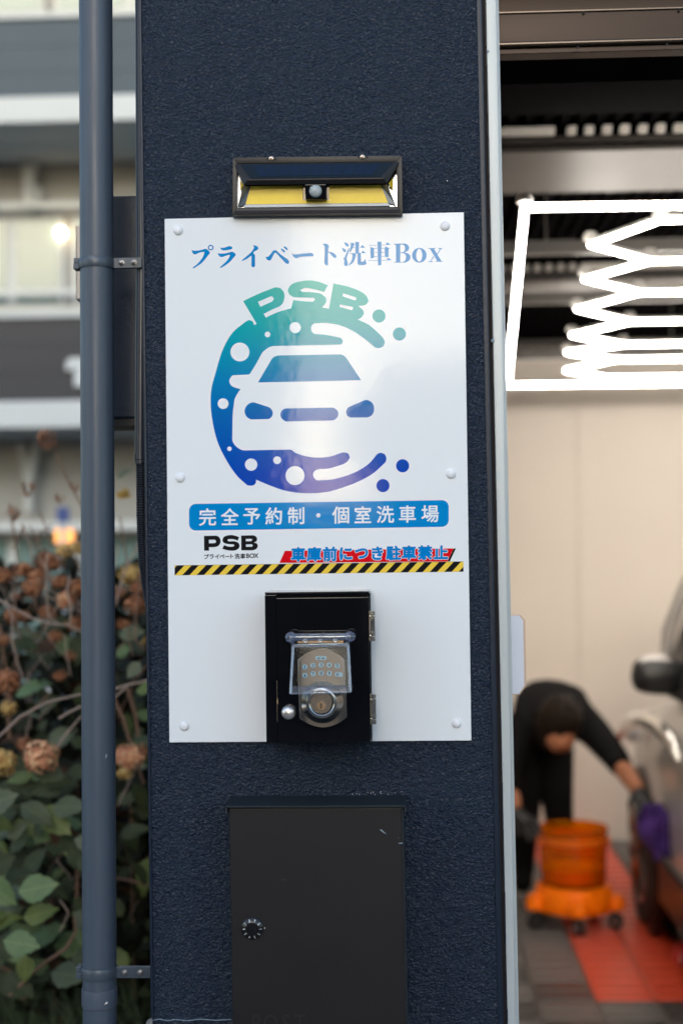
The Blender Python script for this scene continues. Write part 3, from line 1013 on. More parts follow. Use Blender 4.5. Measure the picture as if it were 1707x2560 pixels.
title = [
  [(r1([(80,212),(130,232),(230,228),(310,212),(350,198),(380,192),(410,200),(450,232),(482,268),(478,290),(440,335),(395,395),(350,450),(290,510),(220,560),(140,610),(115,618),(103,605),(115,590),(200,528),(270,450),(320,380),(350,310),(365,262),(330,260),(260,272),(190,302),(150,314),(120,300),(95,265)]),),
   (r1(ell(497,166,62,62)), r1(ell(497,166,35,35)))],
  [(r1([(698,160),(740,172),(800,165),(870,140),(910,133),(950,145),(970,170),(955,195),(900,212),(840,220),(790,225),(745,218),(715,190)]),),
   (r1([(650,282),(700,296),(790,294),(870,280),(930,260),(960,255),(995,268),(1030,295),(1045,320),(1030,345),(985,395),(940,450),(880,505),(810,555),(735,600),(705,608),(692,598),(720,572),(790,510),(850,450),(895,385),(918,335),(918,322),(870,330),(800,352),(760,368),(725,372),(690,355),(662,322)]),)],
  [(r1([(1412,112),(1450,115),(1500,135),(1530,165),(1532,190),(1510,215),(1460,242),(1435,265),(1425,290),(1445,310),(1460,335),(1462,560),(1450,585),(1425,592),(1395,580),(1380,555),(1385,345),(1360,355),(1300,400),(1220,442),(1180,455),(1167,445),(1190,425),(1280,350),(1350,290),(1400,235),(1430,185),(1438,150)]),)],
  [(r2([(298,405),(330,410),(355,403),(400,355),(450,290),(475,270),(505,265),(540,278),(600,335),(690,405),(760,450),(790,480),(808,520),(805,545),(785,562),(745,555),(700,515),(640,450),(580,385),(530,328),(510,318),(485,335),(455,395),(425,455),(400,485),(370,490),(335,475),(310,445)]),),
   (r2([(625,235),(645,230),(690,255),(720,290),(718,312),(700,318),(670,295)]),), (r2([(683,190),(705,182),(750,205),(778,240),(772,265),(755,262),(715,230)]),)],
  [(r2([(870,325),(890,345),(920,356),(1000,352),(1120,338),(1220,330),(1290,325),(1325,340),(1342,375),(1330,398),(1230,400),(1120,405),(1020,420),(960,438),(925,425),(890,390),(872,350)]),)],
  [(r3([(145,145),(160,130),(195,123),(240,135),(270,160),(278,185),(268,220),(262,300),(290,300),(350,315),(410,350),(440,390),(440,420),(420,438),(390,430),(350,395),(300,330),(285,318),(262,318),(258,400),(262,590),(230,598),(195,575),(182,540),(188,300),(185,190),(175,165)]),)],
  [(r3([(607,102),(640,100),(690,125),(712,160),(700,188),(680,190),(640,155)]),), (r3([(562,220),(590,225),(640,250),(655,280),(640,305),(620,308),(585,280)]),),
   (r3([(718,210),(725,225),(710,300),(685,370),(668,430),(672,480),(690,540),(688,595),(655,610),(620,600),(608,560),(612,500),(605,465),(587,452),(620,425),(645,370),(680,290)]),),
   (r3([(755,105),(800,108),(840,128),(825,160),(805,200),(838,207),(838,215),(800,218),(775,260),(748,305),(728,300),(735,260),(750,190)]),),
   (r3([(855,85),(925,85),(935,95),(930,320),(975,325),(975,515),(1030,515),(1050,490),(1070,450),(1080,480),(1085,520),(1100,550),(1080,578),(1030,588),(940,588),(908,570),(900,540),(900,340),(870,340),(860,400),(840,470),(800,540),(750,580),(712,600),(705,592),(750,530),(780,460),(790,390),(780,340),(720,340),(720,332),(855,328)]),),
   (r3([(955,212),(1005,148),(1068,212)]),), (r3([(985,330),(1015,275),(1085,330)]),)],
  [(r3([(1335,78),(1420,80),(1418,585),(1395,595),(1345,590)]),), (r3([(1180,190),(1215,205),(1262,222),(1262,405),(1235,440),(1205,450),(1187,435)]),)]
   + [(r3(bar(a, c, y)),) for a, c, y in ((1150,1325,158),(1425,1500,153),(1262,1335,228),(1420,1495,226),(1280,1335,316),(1420,1490,312),(1262,1335,405),(1420,1495,402),(1135,1340,490),(1425,1530,487))]
   + [(r4([(110,195),(155,137),(228,195)]),), (r4([(95,270),(130,228),(205,270),(185,290),(183,450),(150,468),(105,450)]),), (r4([(130,528),(178,470),(245,528)]),)],
  [(r4([(300,170),(520,165),(590,185),(628,240),(615,300),(570,340),(530,362),(600,378),(650,420),(658,470),(630,530),(560,572),(460,578),(300,580),(300,568),(345,560),(340,195),(300,185)]),
    r4([(437,190),(490,190),(530,215),(540,270),(525,325),(490,352),(437,358)]), r4([(437,372),(500,375),(545,400),(560,460),(545,530),(500,562),(437,568)]))],
  [(r4(ell(852,420,157,160)), r4(ell(850,418,65,140)))],
  [(r4([(1045,265),(1200,262),(1198,275),(1170,282),(1245,400),(1330,540),(1362,552),(1355,560),(1205,560),(1205,550),(1240,545),(1160,410),(1090,290),(1048,275)]),),
   (r4([(1262,265),(1355,262),(1350,275),(1320,285),(1248,400),(1235,385),(1300,285),(1262,275)]),), (r4([(1155,440),(1168,455),(1105,545),(1145,555),(1140,565),(1045,568),(1045,556),(1085,548)]),)],
]
for ch in title:
    b = MB()
    for strokes in ch:
        b.loops([[S(x, y, 1) for x, y in catmull(l, 4)] for l in strokes])
    o = b.build('title_character', M['ink_blue'], sign)
    if sum(p.normal.y for p in o.data.polygons) > 0: o.data.flip_normals()

# ---- logo
ring = [(610,807),(622,800),(631,803),(636,813),(642,809),(665,794),(693,781),(728,771),(765,767),(805,769),(822,772),(860,783),(892,798),(923,813),(953,840),(961.6,855),(958,866),(948,870),(935.6,867),(905,842.5),(879.5,826),(849,813),(813,807),(788,808),(779,814),(777.5,821),(780,830),(788,835),(813,837),(850,844),(857,852),(855,859),(849,861.6),(688,864.7),(675.5,867),(664,874),(655,883),(640,910),(626,933),(619,936.5),(584,938),(576,945),(573.5,953.6),(578.6,964),(601.5,973),(592,987),(586,1002),(582,1038),(581,1089),(582,1104),(594,1119),(612,1126),(725,1124),(739,1132),(757,1138.5),(790,1144),(826,1141),(851,1132.6),(860,1131),(870,1134),(874.6,1143.6),(867,1155),(844,1165),(818,1172),(795,1173.5),(785,1179),(782.5,1187),(786,1196),(795,1201),(826,1199),(856.5,1192),(895,1177),(923,1158),(941,1137),(951,1132),(961,1135),(965.5,1145),(961,1158),(933,1183),(902,1201),(856.5,1219),(818,1229.6),(777.5,1233),(719,1228),(681,1216),(640,1199),(640,1206),(634,1213),(626,1214),(617,1212),(594,1191),(563,1145),(543,1101),(530,1043),(527,1007),(529,971),(539,933),(558,872),(582,831)]
bub = [(600,880,23.5),(669,836,7),(738,819,14),(558,1009,13.4),(573.7,1122,5.6),(628,1161.5,15.4),(693,1150.5,9.7),(737.5,1189,23.7)]
printed('logo_ring', M['logo'], [ring], 1)
for x, y, r in bub:
    printed('bubble', M['sign'], [circ(x, y, r)], 2, False)
for x, y in ((947, 790), (998, 835), (1006, 1164.5), (957, 1214)):
    printed('logo_dot', M['logo'], [circ(x, y, 16.4)], 1, False)
printed('logo_letter', M['logo'], [[(608,752.5),(650,733),(685.7,719),(701,720),(710,731.5),(710.7,747),(703.6,762),(680.6,773.6),(659,785),(668,798),(655,815),(642,810)],
                                   [(645,754.5),(651,767),(679,754.5),(685,747),(680.6,740.5),(674,742)]], 2)
printed('logo_letter', M['logo'], [[(720,724),(729,711),(749.5,703.5),(775,701),(795,704),(819.5,713),(810,730),(785,723),(762,720),(749.5,725),(757,729.5),(785,731),(803,735),(814.4,744),(815,754.5),(805.5,769),(800,780),(735,780),(728,771),(733,750),(757,753),(780,754.5),(788,749),(782.6,744),(737,743),(727,739),(721.4,733)]], 3)
printed('logo_letter', M['logo'], [[(833.6,708.6),(864,715),(895,726),(915,739),(921,752),(915,761),(895,764.7),(907.5,776),(909.6,785),(902.4,794),(892,799),(870,800),(821,778)],
                                   [(858,733),(856,740.5),(884.6,750.7),(891.5,748),(889.7,743)], [(850,761),(848,766.7),(878,775.4),(883,772),(880.8,767)]], 2)
printed('logo_car_window', M['logo'], [[(645,956),(675,905),(684,893),(699,888.5),(849,886),(859,889),(867,897),(902.4,950.5)]], 1)
printed('logo_car_headlight', M['logo'], [[(611.7,1027),(618,1013),(631,1006),(642,1008),(670,1017),(678,1022.5),(682,1032.6),(679,1042),(670,1047.5),(631,1048.5),(617,1042)]], 1)
printed('logo_car_headlight', M['logo'], [[(865,1030),(867,1023),(873,1017),(905,1003),(916.5,1000),(930,1007),(935,1021),(930,1037),(916.5,1043.6),(878,1043.6),(868,1040)]], 1)
printed('logo_car_grille', M['logo'], [[(717,1021),(830,1019),(843,1026),(845.6,1035),(841,1046),(830,1051),(717,1053.6),(705,1047),(701,1037),(705,1026)]], 1)

# ---- type set in the board's fonts
_tc = bpy.data.curves.new('type', 'FONT')
_to = bpy.data.objects.new('type', _tc)
COL.objects.link(_to)


def fatten(vs, fs, w):
    """bold: union of the glyph with a band of half width w along its outline"""
    V = [Vector(v) for v in vs]
    # merge doubles
    key, idx, P = {}, [], []
    for v in V:
        k = (round(v.x, 5), round(v.y, 5))
        if k not in key:
            key[k] = len(P); P.append(v)
        idx.append(key[k])
    F_ = []
    cnt_ = {}
    for f in fs:
        g_ = [idx[i] for i in f]
        g_ = [a for i, a in enumerate(g_) if a != g_[i-1]]
        if len(g_) < 3: continue
        ar = sum(P[g_[i-1]].x*P[g_[i]].y-P[g_[i]].x*P[g_[i-1]].y for i in range(len(g_)))
        if abs(ar) < 1e-9: continue
        F_.append(g_ if ar > 0 else g_[::-1])
        for i in range(len(g_)):
            e_ = tuple(sorted((g_[i-1], g_[i])))
            cnt_[e_] = cnt_.get(e_, 0)+1
    faces = list(F_)
    pts = list(P)
    bverts = set()
    for (a, c), n_ in cnt_.items():
        if n_ != 1: continue
        d = P[c]-P[a]
        if d.length < 1e-6: continue
        nrm = Vector((-d.y, d.x)).normalized()*w
        k = len(pts)
        pts += [P[a]-nrm, P[c]-nrm, P[c]+nrm, P[a]+nrm]
        faces.append([k, k+1, k+2, k+3])
        bverts.update((a, c))
    for a in bverts:
        k = len(pts)
        pts += [P[a]+Vector((math.cos(2*math.pi*i/8), math.sin(2*math.pi*i/8)))*w for i in range(8)]
        faces.append(list(range(k, k+8)))
    r_ = delaunay_2d_cdt(pts, [], faces, 1, 1e-5)
    return [(v.x, v.y) for v in r_[0]], [tuple(f) for f, of in zip(r_[2], r_[5]) if of]


def glyph(ch, offset=0.0):
    _tc.body = ch
    _tc.resolution_u = 3
    _tc.fill_mode = 'FRONT'
    dg = bpy.context.evaluated_depsgraph_get()
    me = bpy.data.meshes.new_from_object(_to.evaluated_get(dg))
    vs = [(v.co.x, v.co.y) for v in me.vertices]
    fs = [tuple(p.vertices) for p in me.polygons]
    bpy.data.meshes.remove(me)
    if offset > 0:
        vs, fs = fatten(vs, fs, offset)
    return vs, fs


def typeset(name, m, ch, mapper, parent, offset=0.0, cx=None, cy=None, sx=1.0):
    """mapper((u, v)) with u, v in em, centred on the glyph -> world point"""
    vs, fs = glyph(ch, offset)
    us = [v[0] for v in vs]; ws = [v[1] for v in vs]
    mu = (min(us)+max(us))/2 if cx is None else cx
    mv = (min(ws)+max(ws))/2 if cy is None else cy
    b = MB()
    vv = [b.bm.verts.new(mapper(((x-mu)*sx, y-mv))) for x, y in vs]
    for f in fs:
        try: b.bm.faces.new([vv[i] for i in f])
        except ValueError: pass
    bm = b.bm
    o = b.build(name, m, parent)
    if sum(p.normal.y for p in o.data.polygons) > 0: o.data.flip_normals()
    return o


def pxmap(cx, cy, em, lay, slope=-.0148):
    return lambda uv: S(cx+uv[0]*em, cy-uv[1]*em+slope*uv[0]*em, lay)


def rrect(x0, y0, x1, y1, r, slope, n=8):
    pts = []
    for (cx, cy, a0) in ((x1-r, y0+r, -90), (x1-r, y1-r, 0), (x0+r, y1-r, 90), (x0+r, y0+r, 180)):
        for k in range(n+1):
            a = R(a0+90*k/n)
            x = cx+r*math.cos(a); y = cy+r*math.sin(a)
            pts.append((x, y+slope*(x-x0)))
    return pts


printed('banner', M['ink_banner'], [rrect(473, 1260, 1121, 1326.5, 17, -.0150)], 1, False)
for ch, cx in zip('完全予約制・個室洗車場', (519.4, 574.7, 629.6, 684.4, 740, 795.6, 851.4, 906.8, 963, 1018, 1074.6)):
    typeset('banner_character', M['sign'], ch, pxmap(cx, 1292.5-.0148*(cx-519), 45.5, 2), sign, .016)

s5 = 7.84
r5 = lambda pts: rg(470, 1320, s5, pts)
printed('small_logo_letter', M['ink_black'], [r5([(315,155),(540,150),(600,170),(635,220),(640,270),(620,325),(580,360),(500,375),(415,375),(415,445),(318,445)]), r5([(413,232),(520,230),(550,250),(550,280),(520,297),(413,300)])], 1)
printed('small_logo_letter', M['ink_black'], [r5([(1003,178),(975,250),(930,230),(870,218),(800,218),(775,235),(785,255),(820,262),(920,262),(985,290),(1012,345),(1000,390),(950,430),(860,445),(770,435),(672,408),(712,332),(760,355),(830,366),(890,360),(912,342),(890,322),(820,318),(740,305),(690,275),(678,235),(700,180),(760,150),(850,138),(930,152)])], 1)
printed('small_logo_letter', M['ink_black'], [r5([(1042,148),(1270,143),(1330,165),(1355,205),(1345,255),(1295,285),(1350,305),(1372,350),(1350,400),(1300,430),(1230,438),(1045,438)]), r5([(1135,215),(1240,212),(1262,232),(1240,258),(1135,260)]), r5([(1137,323),(1250,320),(1272,342),(1250,366),(1137,368)])], 1)
for ch, u in zip('プライベート洗車BOX', (366, 468, 573, 670, 774, 865, 968, 1078, 1175, 1255, 1336)):
    latin = ch in 'BOX'
    x, y = r5([(u, 562-.014*(u-366)-(6 if latin else 0))])[0]
    if ch == 'ー': y += .3
    typeset('caption_character', M['ink_black'], ch, pxmap(x, y, 13.6 if not latin else 15.2, 1), sign, .03, cy=None if ch != 'ー' else .384)

# warning strip
tl, bl, tr, br = (437, 1413.4), (437, 1438.4), (1158, 1403.6), (1158, 1429.2)
printed('warning_strip', M['ink_black'], [[tl, tr, br, bl]], 1, False)


def clipx(poly, xa, xb):
    def cut(poly, xc, keep):
        out = []
        for i in range(len(poly)):
            p, q = poly[i-1], poly[i]
            ip, iq = keep(p[0], xc), keep(q[0], xc)
            if ip != iq:
                t = (xc-p[0])/(q[0]-p[0]); out.append((xc, p[1]+(q[1]-p[1])*t))
            if iq: out.append(q)
        return out
    poly = cut(poly, xa, lambda x, c: x >= c)
    return cut(poly, xb, lambda x, c: x <= c) if poly else poly


def stripy(x, t): return (tl[1]+(tr[1]-tl[1])*(x-437)/721.)*(1-t) + (bl[1]+(br[1]-bl[1])*(x-437)/721.)*t


for k in range(-1, 21):
    x0 = 437.7+36.35*k
    c = [(x0, stripy(x0, 1)), (x0+17.6, stripy(x0+17.6, 1)), (x0+17.6+24, stripy(x0+41.6, .02)), (x0+24, stripy(x0+24, .02))]
    c = clipx(c, 437, 1158)
    if len(c) > 2: printed('yellow_stripe', M['ink_yellow'], [c], 2, False)
printed('red_band', M['ink_red'], [[(712, 1377.1), (1133, 1371), (1117.6, 1403.5), (698.8, 1407.2)]], 3, False)
printed('red_band_edge', M['ink_black'], [[(1133.3, 1371), (1139, 1371), (1124, 1403.1), (1117.9, 1403.5)]], 3, False)
for ch, cx in zip('車庫前につき駐車禁止', (745.7, 785, 824.7, 864.6, 903.5, 943, 983, 1022, 1062, 1101.5)):
    cy = 1386-.0148*(cx-745.7)
    typeset('warning_outline', M['sign'], ch, pxmap(cx, cy, 36.5, 4), sign, .075)
    typeset('warning_character', M['ink_warn'], ch, pxmap(cx, cy, 36.5, 5), sign, .042)

# ================================================================== SOLAR WALL LIGHT
s3 = 3.136


def SL(u, v, Y): return at(540+u/s3, 370+v/s3, Y)


sol = thing('solar_light', 'black solar motion light with yellow diodes fixed above the white sign', 'wall light', SL(790, 530, -.01))
# outer frame: four bars
YO, YI = -.020, -.016
outer = [SL(127, 528, YO), SL(1461, 517, YO), SL(1456, 58, YO), (SL(133, 75, YO))]
inner = [SL(163, 470, YO), SL(1417, 458, YO), SL(1412, 108, YO), SL(166, 122, YO)]
for i in range(4):
    j = (i+1) % 4
    b = MB(); b.slab([outer[i], outer[j], inner[j], inner[i]], .0195, .0008)
    b.build('frame_bar', M['blackplastic'], sol, True)
b = MB(); b.slab([SL(146, 492, YO-.0012), SL(1440, 481, YO-.0012), SL(1440, 505, YO-.0012), SL(146, 516, YO-.0012)][::-1], .001)
b.build('drip_groove', M['gap'], sol)
# silver tray behind the diodes
b = MB(); b.slab([SL(163, 470, -.006), SL(1417, 458, -.006), SL(1412, 108, -.006), SL(166, 122, -.006)], .003)
b.build('reflector_tray', M['chrome_tray'], sol)
# diode face: slopes out from the bottom of the tray to the panel lip
yb, yt = -.011, -.013
dq = [SL(232, 441, yb), SL(1348, 430, yb), SL(1292, 290, yt), SL(270, 300, yt)]


def ond(s_, t): return (dq[0]+(dq[1]-dq[0])*s_)*(1-t) + (dq[3]+(dq[2]-dq[3])*s_)*t


for nm, (a0_, a1_, t0_, t1_) in (('diode_panel', (0, .403, 0, 1)), ('diode_panel', (.594, 1, 0, 1)), ('diode_panel', (.4035, .5935, 0, .24))):
    b = MB(); b.slab([ond(a0_, t0_), ond(a1_, t0_), ond(a1_, t1_), ond(a0_, t1_)], .002)
    b.build(nm, M['led_yellow'], sol)
b = MB(); b.slab([SL(684, 410, yb-.001), SL(886, 407, yb-.001), SL(886, 294, yb-.003), SL(684, 296, yb-.003)], .0008)
b.build('sensor_bezel', M['bevel_clear'], sol)
# grey lens bevels at both sides, lower chrome strip, side diodes
b = MB(); b.poly([SL(170, 467, -.010), SL(232, 441, yb-.0004), SL(270, 303, yt), SL(215, 296, yt-.012)]); b.build('lens_bevel', M['bevel_clear'], sol)
b = MB(); b.poly([SL(1412, 452, -.010), SL(1348, 430, yb-.0004), SL(1292, 293, yt), SL(1342, 284, yt-.012)]); b.build('lens_bevel', M['bevel_clear'], sol)
b = MB(); b.poly([SL(208, 466, -.0095), SL(1372, 453, -.0095), SL(1350, 432, -.0105), SL(230, 443, -.0105)]); b.build('lower_reflector', M['rivet'], sol)
b = MB(); b.poly([SL(193, 330, -.0115), SL(190, 250, -.0115), SL(216, 292, -.0225)]); b.build('side_diode', M['led_yellow'], sol)
b = MB(); b.poly([SL(1386, 330, -.0115), SL(1388, 230, -.0115), SL(1352, 278, -.0225)]); b.build('side_diode', M['led_yellow'], sol)
# solar panel slab tilting forward
YP0, YP1 = -.0215, -.034
q = [SL(145, 124, YP0), SL(1436, 106, YP0), SL(1312, 238, YP1), SL(250, 250, YP1)]
dn = [SL(152, 150, YP0+.001), SL(1430, 140, YP0+.001), SL(1340, 280, YP1+.004), SL(216, 291, YP1+.004)]
b = MB(); b.hexa([dn[3], dn[2], dn[1], dn[0]], [q[3], q[2], q[1], q[0]], .0006, 1)
b.build('panel_housing', M['blackplastic'], sol)


def onq(s, t, lift):
    a = q[0]+(q[1]-q[0])*s; c = q[3]+(q[2]-q[3])*s
    n = (q[1]-q[0]).cross(q[3]-q[0]).normalized()
    if n.y > 0: n = -n
    return a+(c-a)*t + n*lift


b = MB(); b.poly([onq(.03, .06, .0005), onq(.97, .06, .0005), onq(.97, .92, .0005), onq(.03, .92, .0005)])
solar = b.build('solar_glass', M['solar_glass'], sol)
for k in range(11):
    s0, s1 = .10+k*.0732, .10+(k+1)*.0732-.006
    b = MB(); b.poly([onq(s0, .16, .0009), onq(s1, .16, .0009), onq(s1, .80, .0009), onq(s0, .80, .0009)])
    b.build('solar_cell', M['solar_cell'], solar)
# sensor housing and lens dome
b = MB(); b.slab([SL(703, 402, -.024), SL(866, 402, -.024), SL(862, 285, -.029), SL(696, 286, -.029)], .011, .0008)
b.build('sensor_housing', M['acrylic'], sol)
b = MB(); b.lathe([(.0096, -.002), (.0095, .001), (.0084, .0035), (.0060, .0054), (.0030, .0065), (0, .0068)], SL(780, 337, -.0265), (0, -1, -.05), 28)
b.build('sensor_lens', M['lens'], sol, True, 70)
for u, v in ((434, 83), (1148, 71)):
    b = MB(); b.slab([SL(u-36, v+8, YO-.0006), SL(u+40, v+7, YO-.0006), SL(u+40, v-5, YO-.0006), SL(u-36, v-4, YO-.0006)], .0004)
    b.build('screw_slot', M['gap'], sol)
    p = SL(u, v, YO-.0008)
    b = MB(); b.lathe([(.0037, 0), (.0036, .0010), (.0026, .0016), (0, .0018)], p, n=20)
    sc = b.build('screw', M['screw'], sol, True)
    for dxx, dzz in ((.0019, .0004), (.0004, .0019)):
        b = MB(); b.box(p.x-dxx, p.x+dxx, p.y-.0024, p.y-.0017, p.z-dzz, p.z+dzz); b.build('cross_recess', M['gap'], sc)

# ================================================================== KEY LOCK BOX
s4 = 4.7515
DB = -.085                                              # front of the door


def LB(u, v, Y=DB): return at(640+u/s4, 1460+v/s4, Y)


lock = thing('lock_box', 'black acrylic lock box with a keypad deadbolt on the lower sign', 'lock box', LB(735, 1880, -.06))
f = [LB(104, 126), LB(1332, 104), LB(1366, 1868), LB(124, 1885)]
X0 = (f[0].x+f[3].x)/2; X1 = (f[1].x+f[2].x)/2; Z1 = (f[0].z+f[1].z)/2; Z0 = (f[2].z+f[3].z)/2
box_obj('body', M['acrylic'], lock, X0, X1, DB+.006, YS-.0004, Z0-.001, Z1, bevel=.0008, smooth=True)
dx0 = LB(250, 1000).x
box_obj('fixed_strip', M['acrylic'], lock, X0, dx0-.0008, DB, DB+.0057, Z0-.001, Z1-.0015, bevel=.0005, smooth=True)
door = box_obj('door', M['acrylic'], lock, dx0, X1, DB-.001, DB+.0057, Z0+.001, Z1-.006, bevel=.0006, smooth=True)
box_obj('top_lip', M['acrylic_edge'], lock, X0, X1+.0003, DB+.0005, YS-.001, Z1+.0002, Z1+.003, bevel=.0005, smooth=True)
box_obj('side_panel', M['acrylic_edge'], lock, X1+.0002, X1+.0022, DB+.008, YS-.001, Z0, Z1-.0005)
b = MB(); b.box(dx0-.0006, dx0, DB-.0012, DB+.001, LB(0, 1640).z, LB(0, 1150).z); b.build('door_gap_light', M['nickel'], lock)
b = MB(); b.box(dx0-.0009, dx0+.0012, DB-.0016, DB, LB(0, 1428).z, LB(0, 1358).z); b.build('latch', M['brass'], lock)
# hinges with springs
for v0, v1 in ((325, 678), (1312, 1665)):
    za, zb_ = LB(1370, v1).z, LB(1370, v0).z
    xh = X1+.0046; yh = DB+.003
    h = box_obj('hinge', M['nickel'], lock, X1-.0005, X1+.0032, DB+.0005, DB+.004, za, zb_, bevel=.0004)
    L_ = zb_-za
    for t0, t1 in ((0, .14), (.16, .30), (.70, .84), (.86, 1.0)):
        b = MB(); b.tube([(xh, yh, za+L_*t0), (xh, yh, za+L_*t1)], .0040, 14); b.build('knuckle', M['nickel_bright'], h, True)
    b = MB(); b.tube([(xh, yh, za+L_*.30), (xh, yh, za+L_*.70)], .0022, 10); b.build('pin', M['nickel'], h, True)
    path = []
    turns = 9
    for k in range(turns*12+1):
        a = 2*math.pi*k/12
        path.append((xh+.0033*math.cos(a), yh+.0033*math.sin(a), za+L_*(.32+.36*k/(turns*12))))
    b = MB(); b.tube(path, .0008, 5); b.build('spring', M['nickel_bright'], h, True)
    for t in (.17, .83):
        b = MB(); b.lathe([(.0017, 0), (.0014, .0008), (0, .001)], (X1+.0014, DB+.0004, za+L_*t), n=12); b.build('hinge_screw', M['nickel_bright'], h, True)
# round pull knob
p = LB(390, 1524, DB-.004)
b = MB(); b.lathe([(.0085, -.003), (.0098, .001), (.0104, .004), (.0100, .007), (.0078, .0098), (.004, .0114), (0, .0119)], p, n=36)
b.build('knob', mat('knob_silver', (0.70, 0.66, 0.62), 0.34, metal=0.9), lock, True, 70)
# keypad deadbolt plate
YE = DB-.016
arch = []
for k in range(17):
    t = k/16; u = 500+(1058-500)*t
    arch.append((u, 905-((1-(2*t-1)**2))*128))
low = []
for k in range(17):
    t = k/16; u = 1080-(1080-524)*t
    low.append((u, 1582+(1-(2*t-1)**2)*108+ (12 if t > .5 else 12*t*2)))
plate = arch+low
esc = MB()
esc.slab([LB(u, v, YE) for u, v in plate][::-1], .014, .0016, 3)
es = esc.build('escutcheon', M['nickel'], lock, True, 50)
b = MB(); b.slab([LB(505+(u-505)*1.02-8, v*1.004-6, YE+.012) for u, v in plate][::-1], .003)
b.build('plate_rim', M['nickel_bright'], es)
YK = YE-.0006
for (u, v), ch in zip([(580, 985), (676, 967), (773, 961), (869, 962), (964, 972), (582, 1086), (678, 1066), (774, 1060), (870, 1061), (967, 1073)], '1234567890'):
    p = LB(u, v, YE)
    b = MB(); b.lathe([(.0036, -.001), (.0036, .0008), (.0033, .0012), (0, .0013)], p, n=24)
    k = b.build('key_button', M['keyblue'], es, True)
    if ch == '0':
        b = MB(); b.slab([LB(985, 1100, YE-.0014), LB(1026, 1103, YE-.0014), LB(1026, 1058, YE-.0014), LB(985, 1050, YE-.0014)], .0014, .0004); b.build('tab', M['keyblue'], k)
    typeset('numeral', M['keyink'], ch, (lambda u, v: (lambda uv: LB(u+uv[0]*56, v-uv[1]*56, YE-.0015)))(u, v), k, .03)
b = MB(); b.slab([LB(u, v, YE-.0015) for u, v in rg(0, 0, 1, rrect(706, 856, 836, 902, 22, 0, 5))], .002, 0)
pill = b.build('lock_button', M['keyblue'], es)
for cx, shut in ((742, 0), (798, 1)):
    b = MB(); b.slab([LB(cx-12, 893, YE-.0017), LB(cx+12, 893, YE-.0017), LB(cx+12, 876, YE-.0017), LB(cx-12, 876, YE-.0017)], .0002)
    ox = 0 if shut else 12
    for a_, b_, c_, d_ in ((-8, -5, 876, 864), (5, 8, 876 if shut else 871, 864), (-8, 8, 866, 863)):
        b.slab([LB(cx+ox+a_, c_, YE-.0017), LB(cx+ox+b_, c_, YE-.0017), LB(cx+ox+b_, d_, YE-.0017), LB(cx+ox+a_, d_, YE-.0017)], .0002)
    o = b.build('padlock_icon', M['keyink'], pill); o['kind'] = 'stuff'
b = MB(); b.slab([LB(765, 893, YE-.0017), LB(769, 893, YE-.0017), LB(777, 864, YE-.0017), LB(773, 864, YE-.0017)], .0002); b.build('slash_mark', M['keyink'], pill)
# cylinder collar
p = LB(787, 1400, YE)
b = MB(); b.lathe([(.0300, -.001), (.0300, .003), (.0292, .0042), (.0215, .016), (.0196, .0168), (.0180, .0168), (.0166, .0158), (.0158, .0136)], p, n=56, cap1=False)
b.build('collar', M['nickel_bright'], es, True, 30)
p2 = LB(772, 1400, YE-.0132)
b = MB(); b.lathe([(.0166, -.003), (.0166, 0), (.0160, .0005), (.0155, .0005), (0, .0005)], p2, n=48)
cyl = b.build('cylinder_face', M['nickel'], es, True, 30)
b = MB(); b.lathe([(.0159, .0004), (.0159, .0012), (.0150, .0012), (.0150, .0004)], p2, n=48, cap0=False, cap1=False); b.build('face_ring', M['nickel_bright'], cyl, True, 30)
p3 = LB(771, 1450, YE-.0140)
b = MB(); b.lathe([(.0068, -.001), (.0068, .0015), (.0062, .0022), (0, .0022)], p3, n=32); core = b.build('key_core', M['brass'], cyl, True, 30)
b = MB()
b.loops([[Vector((p3.x+x*.001, p3.y-.0024, p3.z+z*.001)) for x, z in [(-1.0, 3.2), (.2, 3.4), (.4, 1.6), (1.0, .8), (.2, .2), (1.4, -1.2), (.6, -2.0), (1.3, -3.8), (0, -4.2), (-.4, -2.6), (.2, -1.4), (-.9, -.2)]]])
b.build('keyway', M['gap'], core)
for i, ch in enumerate('RemoteLOCK'):
    u = 705+i*14.2
    typeset('engraved_letter', M['nickel_bright'], ch, (lambda u: (lambda uv: LB(u+uv[0]*21, 1346-uv[1]*21, YE-.0142)))(u), cyl, .02, cy=.34)

# clear flip cover over the keypad
YC = YE-.030
cover = thing_cover = None
cv = MB()
T = [LB(440, 735, YC+.010), LB(1090, 722, YC+.010), LB(1120, 1285, YC), LB(408, 1303, YC)]
B_ = [LB(425, 735, YE+.006), LB(1100, 722, YE+.006), LB(1128, 1262, YE+.004), LB(420, 1275, YE+.004)]
cv.poly(T)                                               # front
cv.poly([T[0], B_[0], B_[1], T[1]])                      # top
cv.poly([T[0], T[3], B_[3], B_[0]])                      # left
cv.poly([T[1], B_[1], B_[2], T[2]])                      # right
cov = cv.build('clear_cover', M['clear'], lock)
for pa, pb, rr in ((T[0], T[3], .0014), (T[1], T[2], .0016), (T[0], T[1], .0018), (T[3], T[2], .0008), (B_[0], B_[3], .0010), (B_[1], B_[2], .0012)):
    b = MB(); b.tube([pa, pb], rr, 8); b.build('cover_rim', M['clear_edge'], cov, True)
b = MB(); b.slab([T[3]+Vector((.002, .0008, .0002)), T[2]+Vector((-.002, .0008, .0002)), T[2]+Vector((-.002, .0008, .0100)), T[3]+Vector((.002, .0008, .0100))], .0006)
b.build('lower_band', M['clear_edge'], cov)
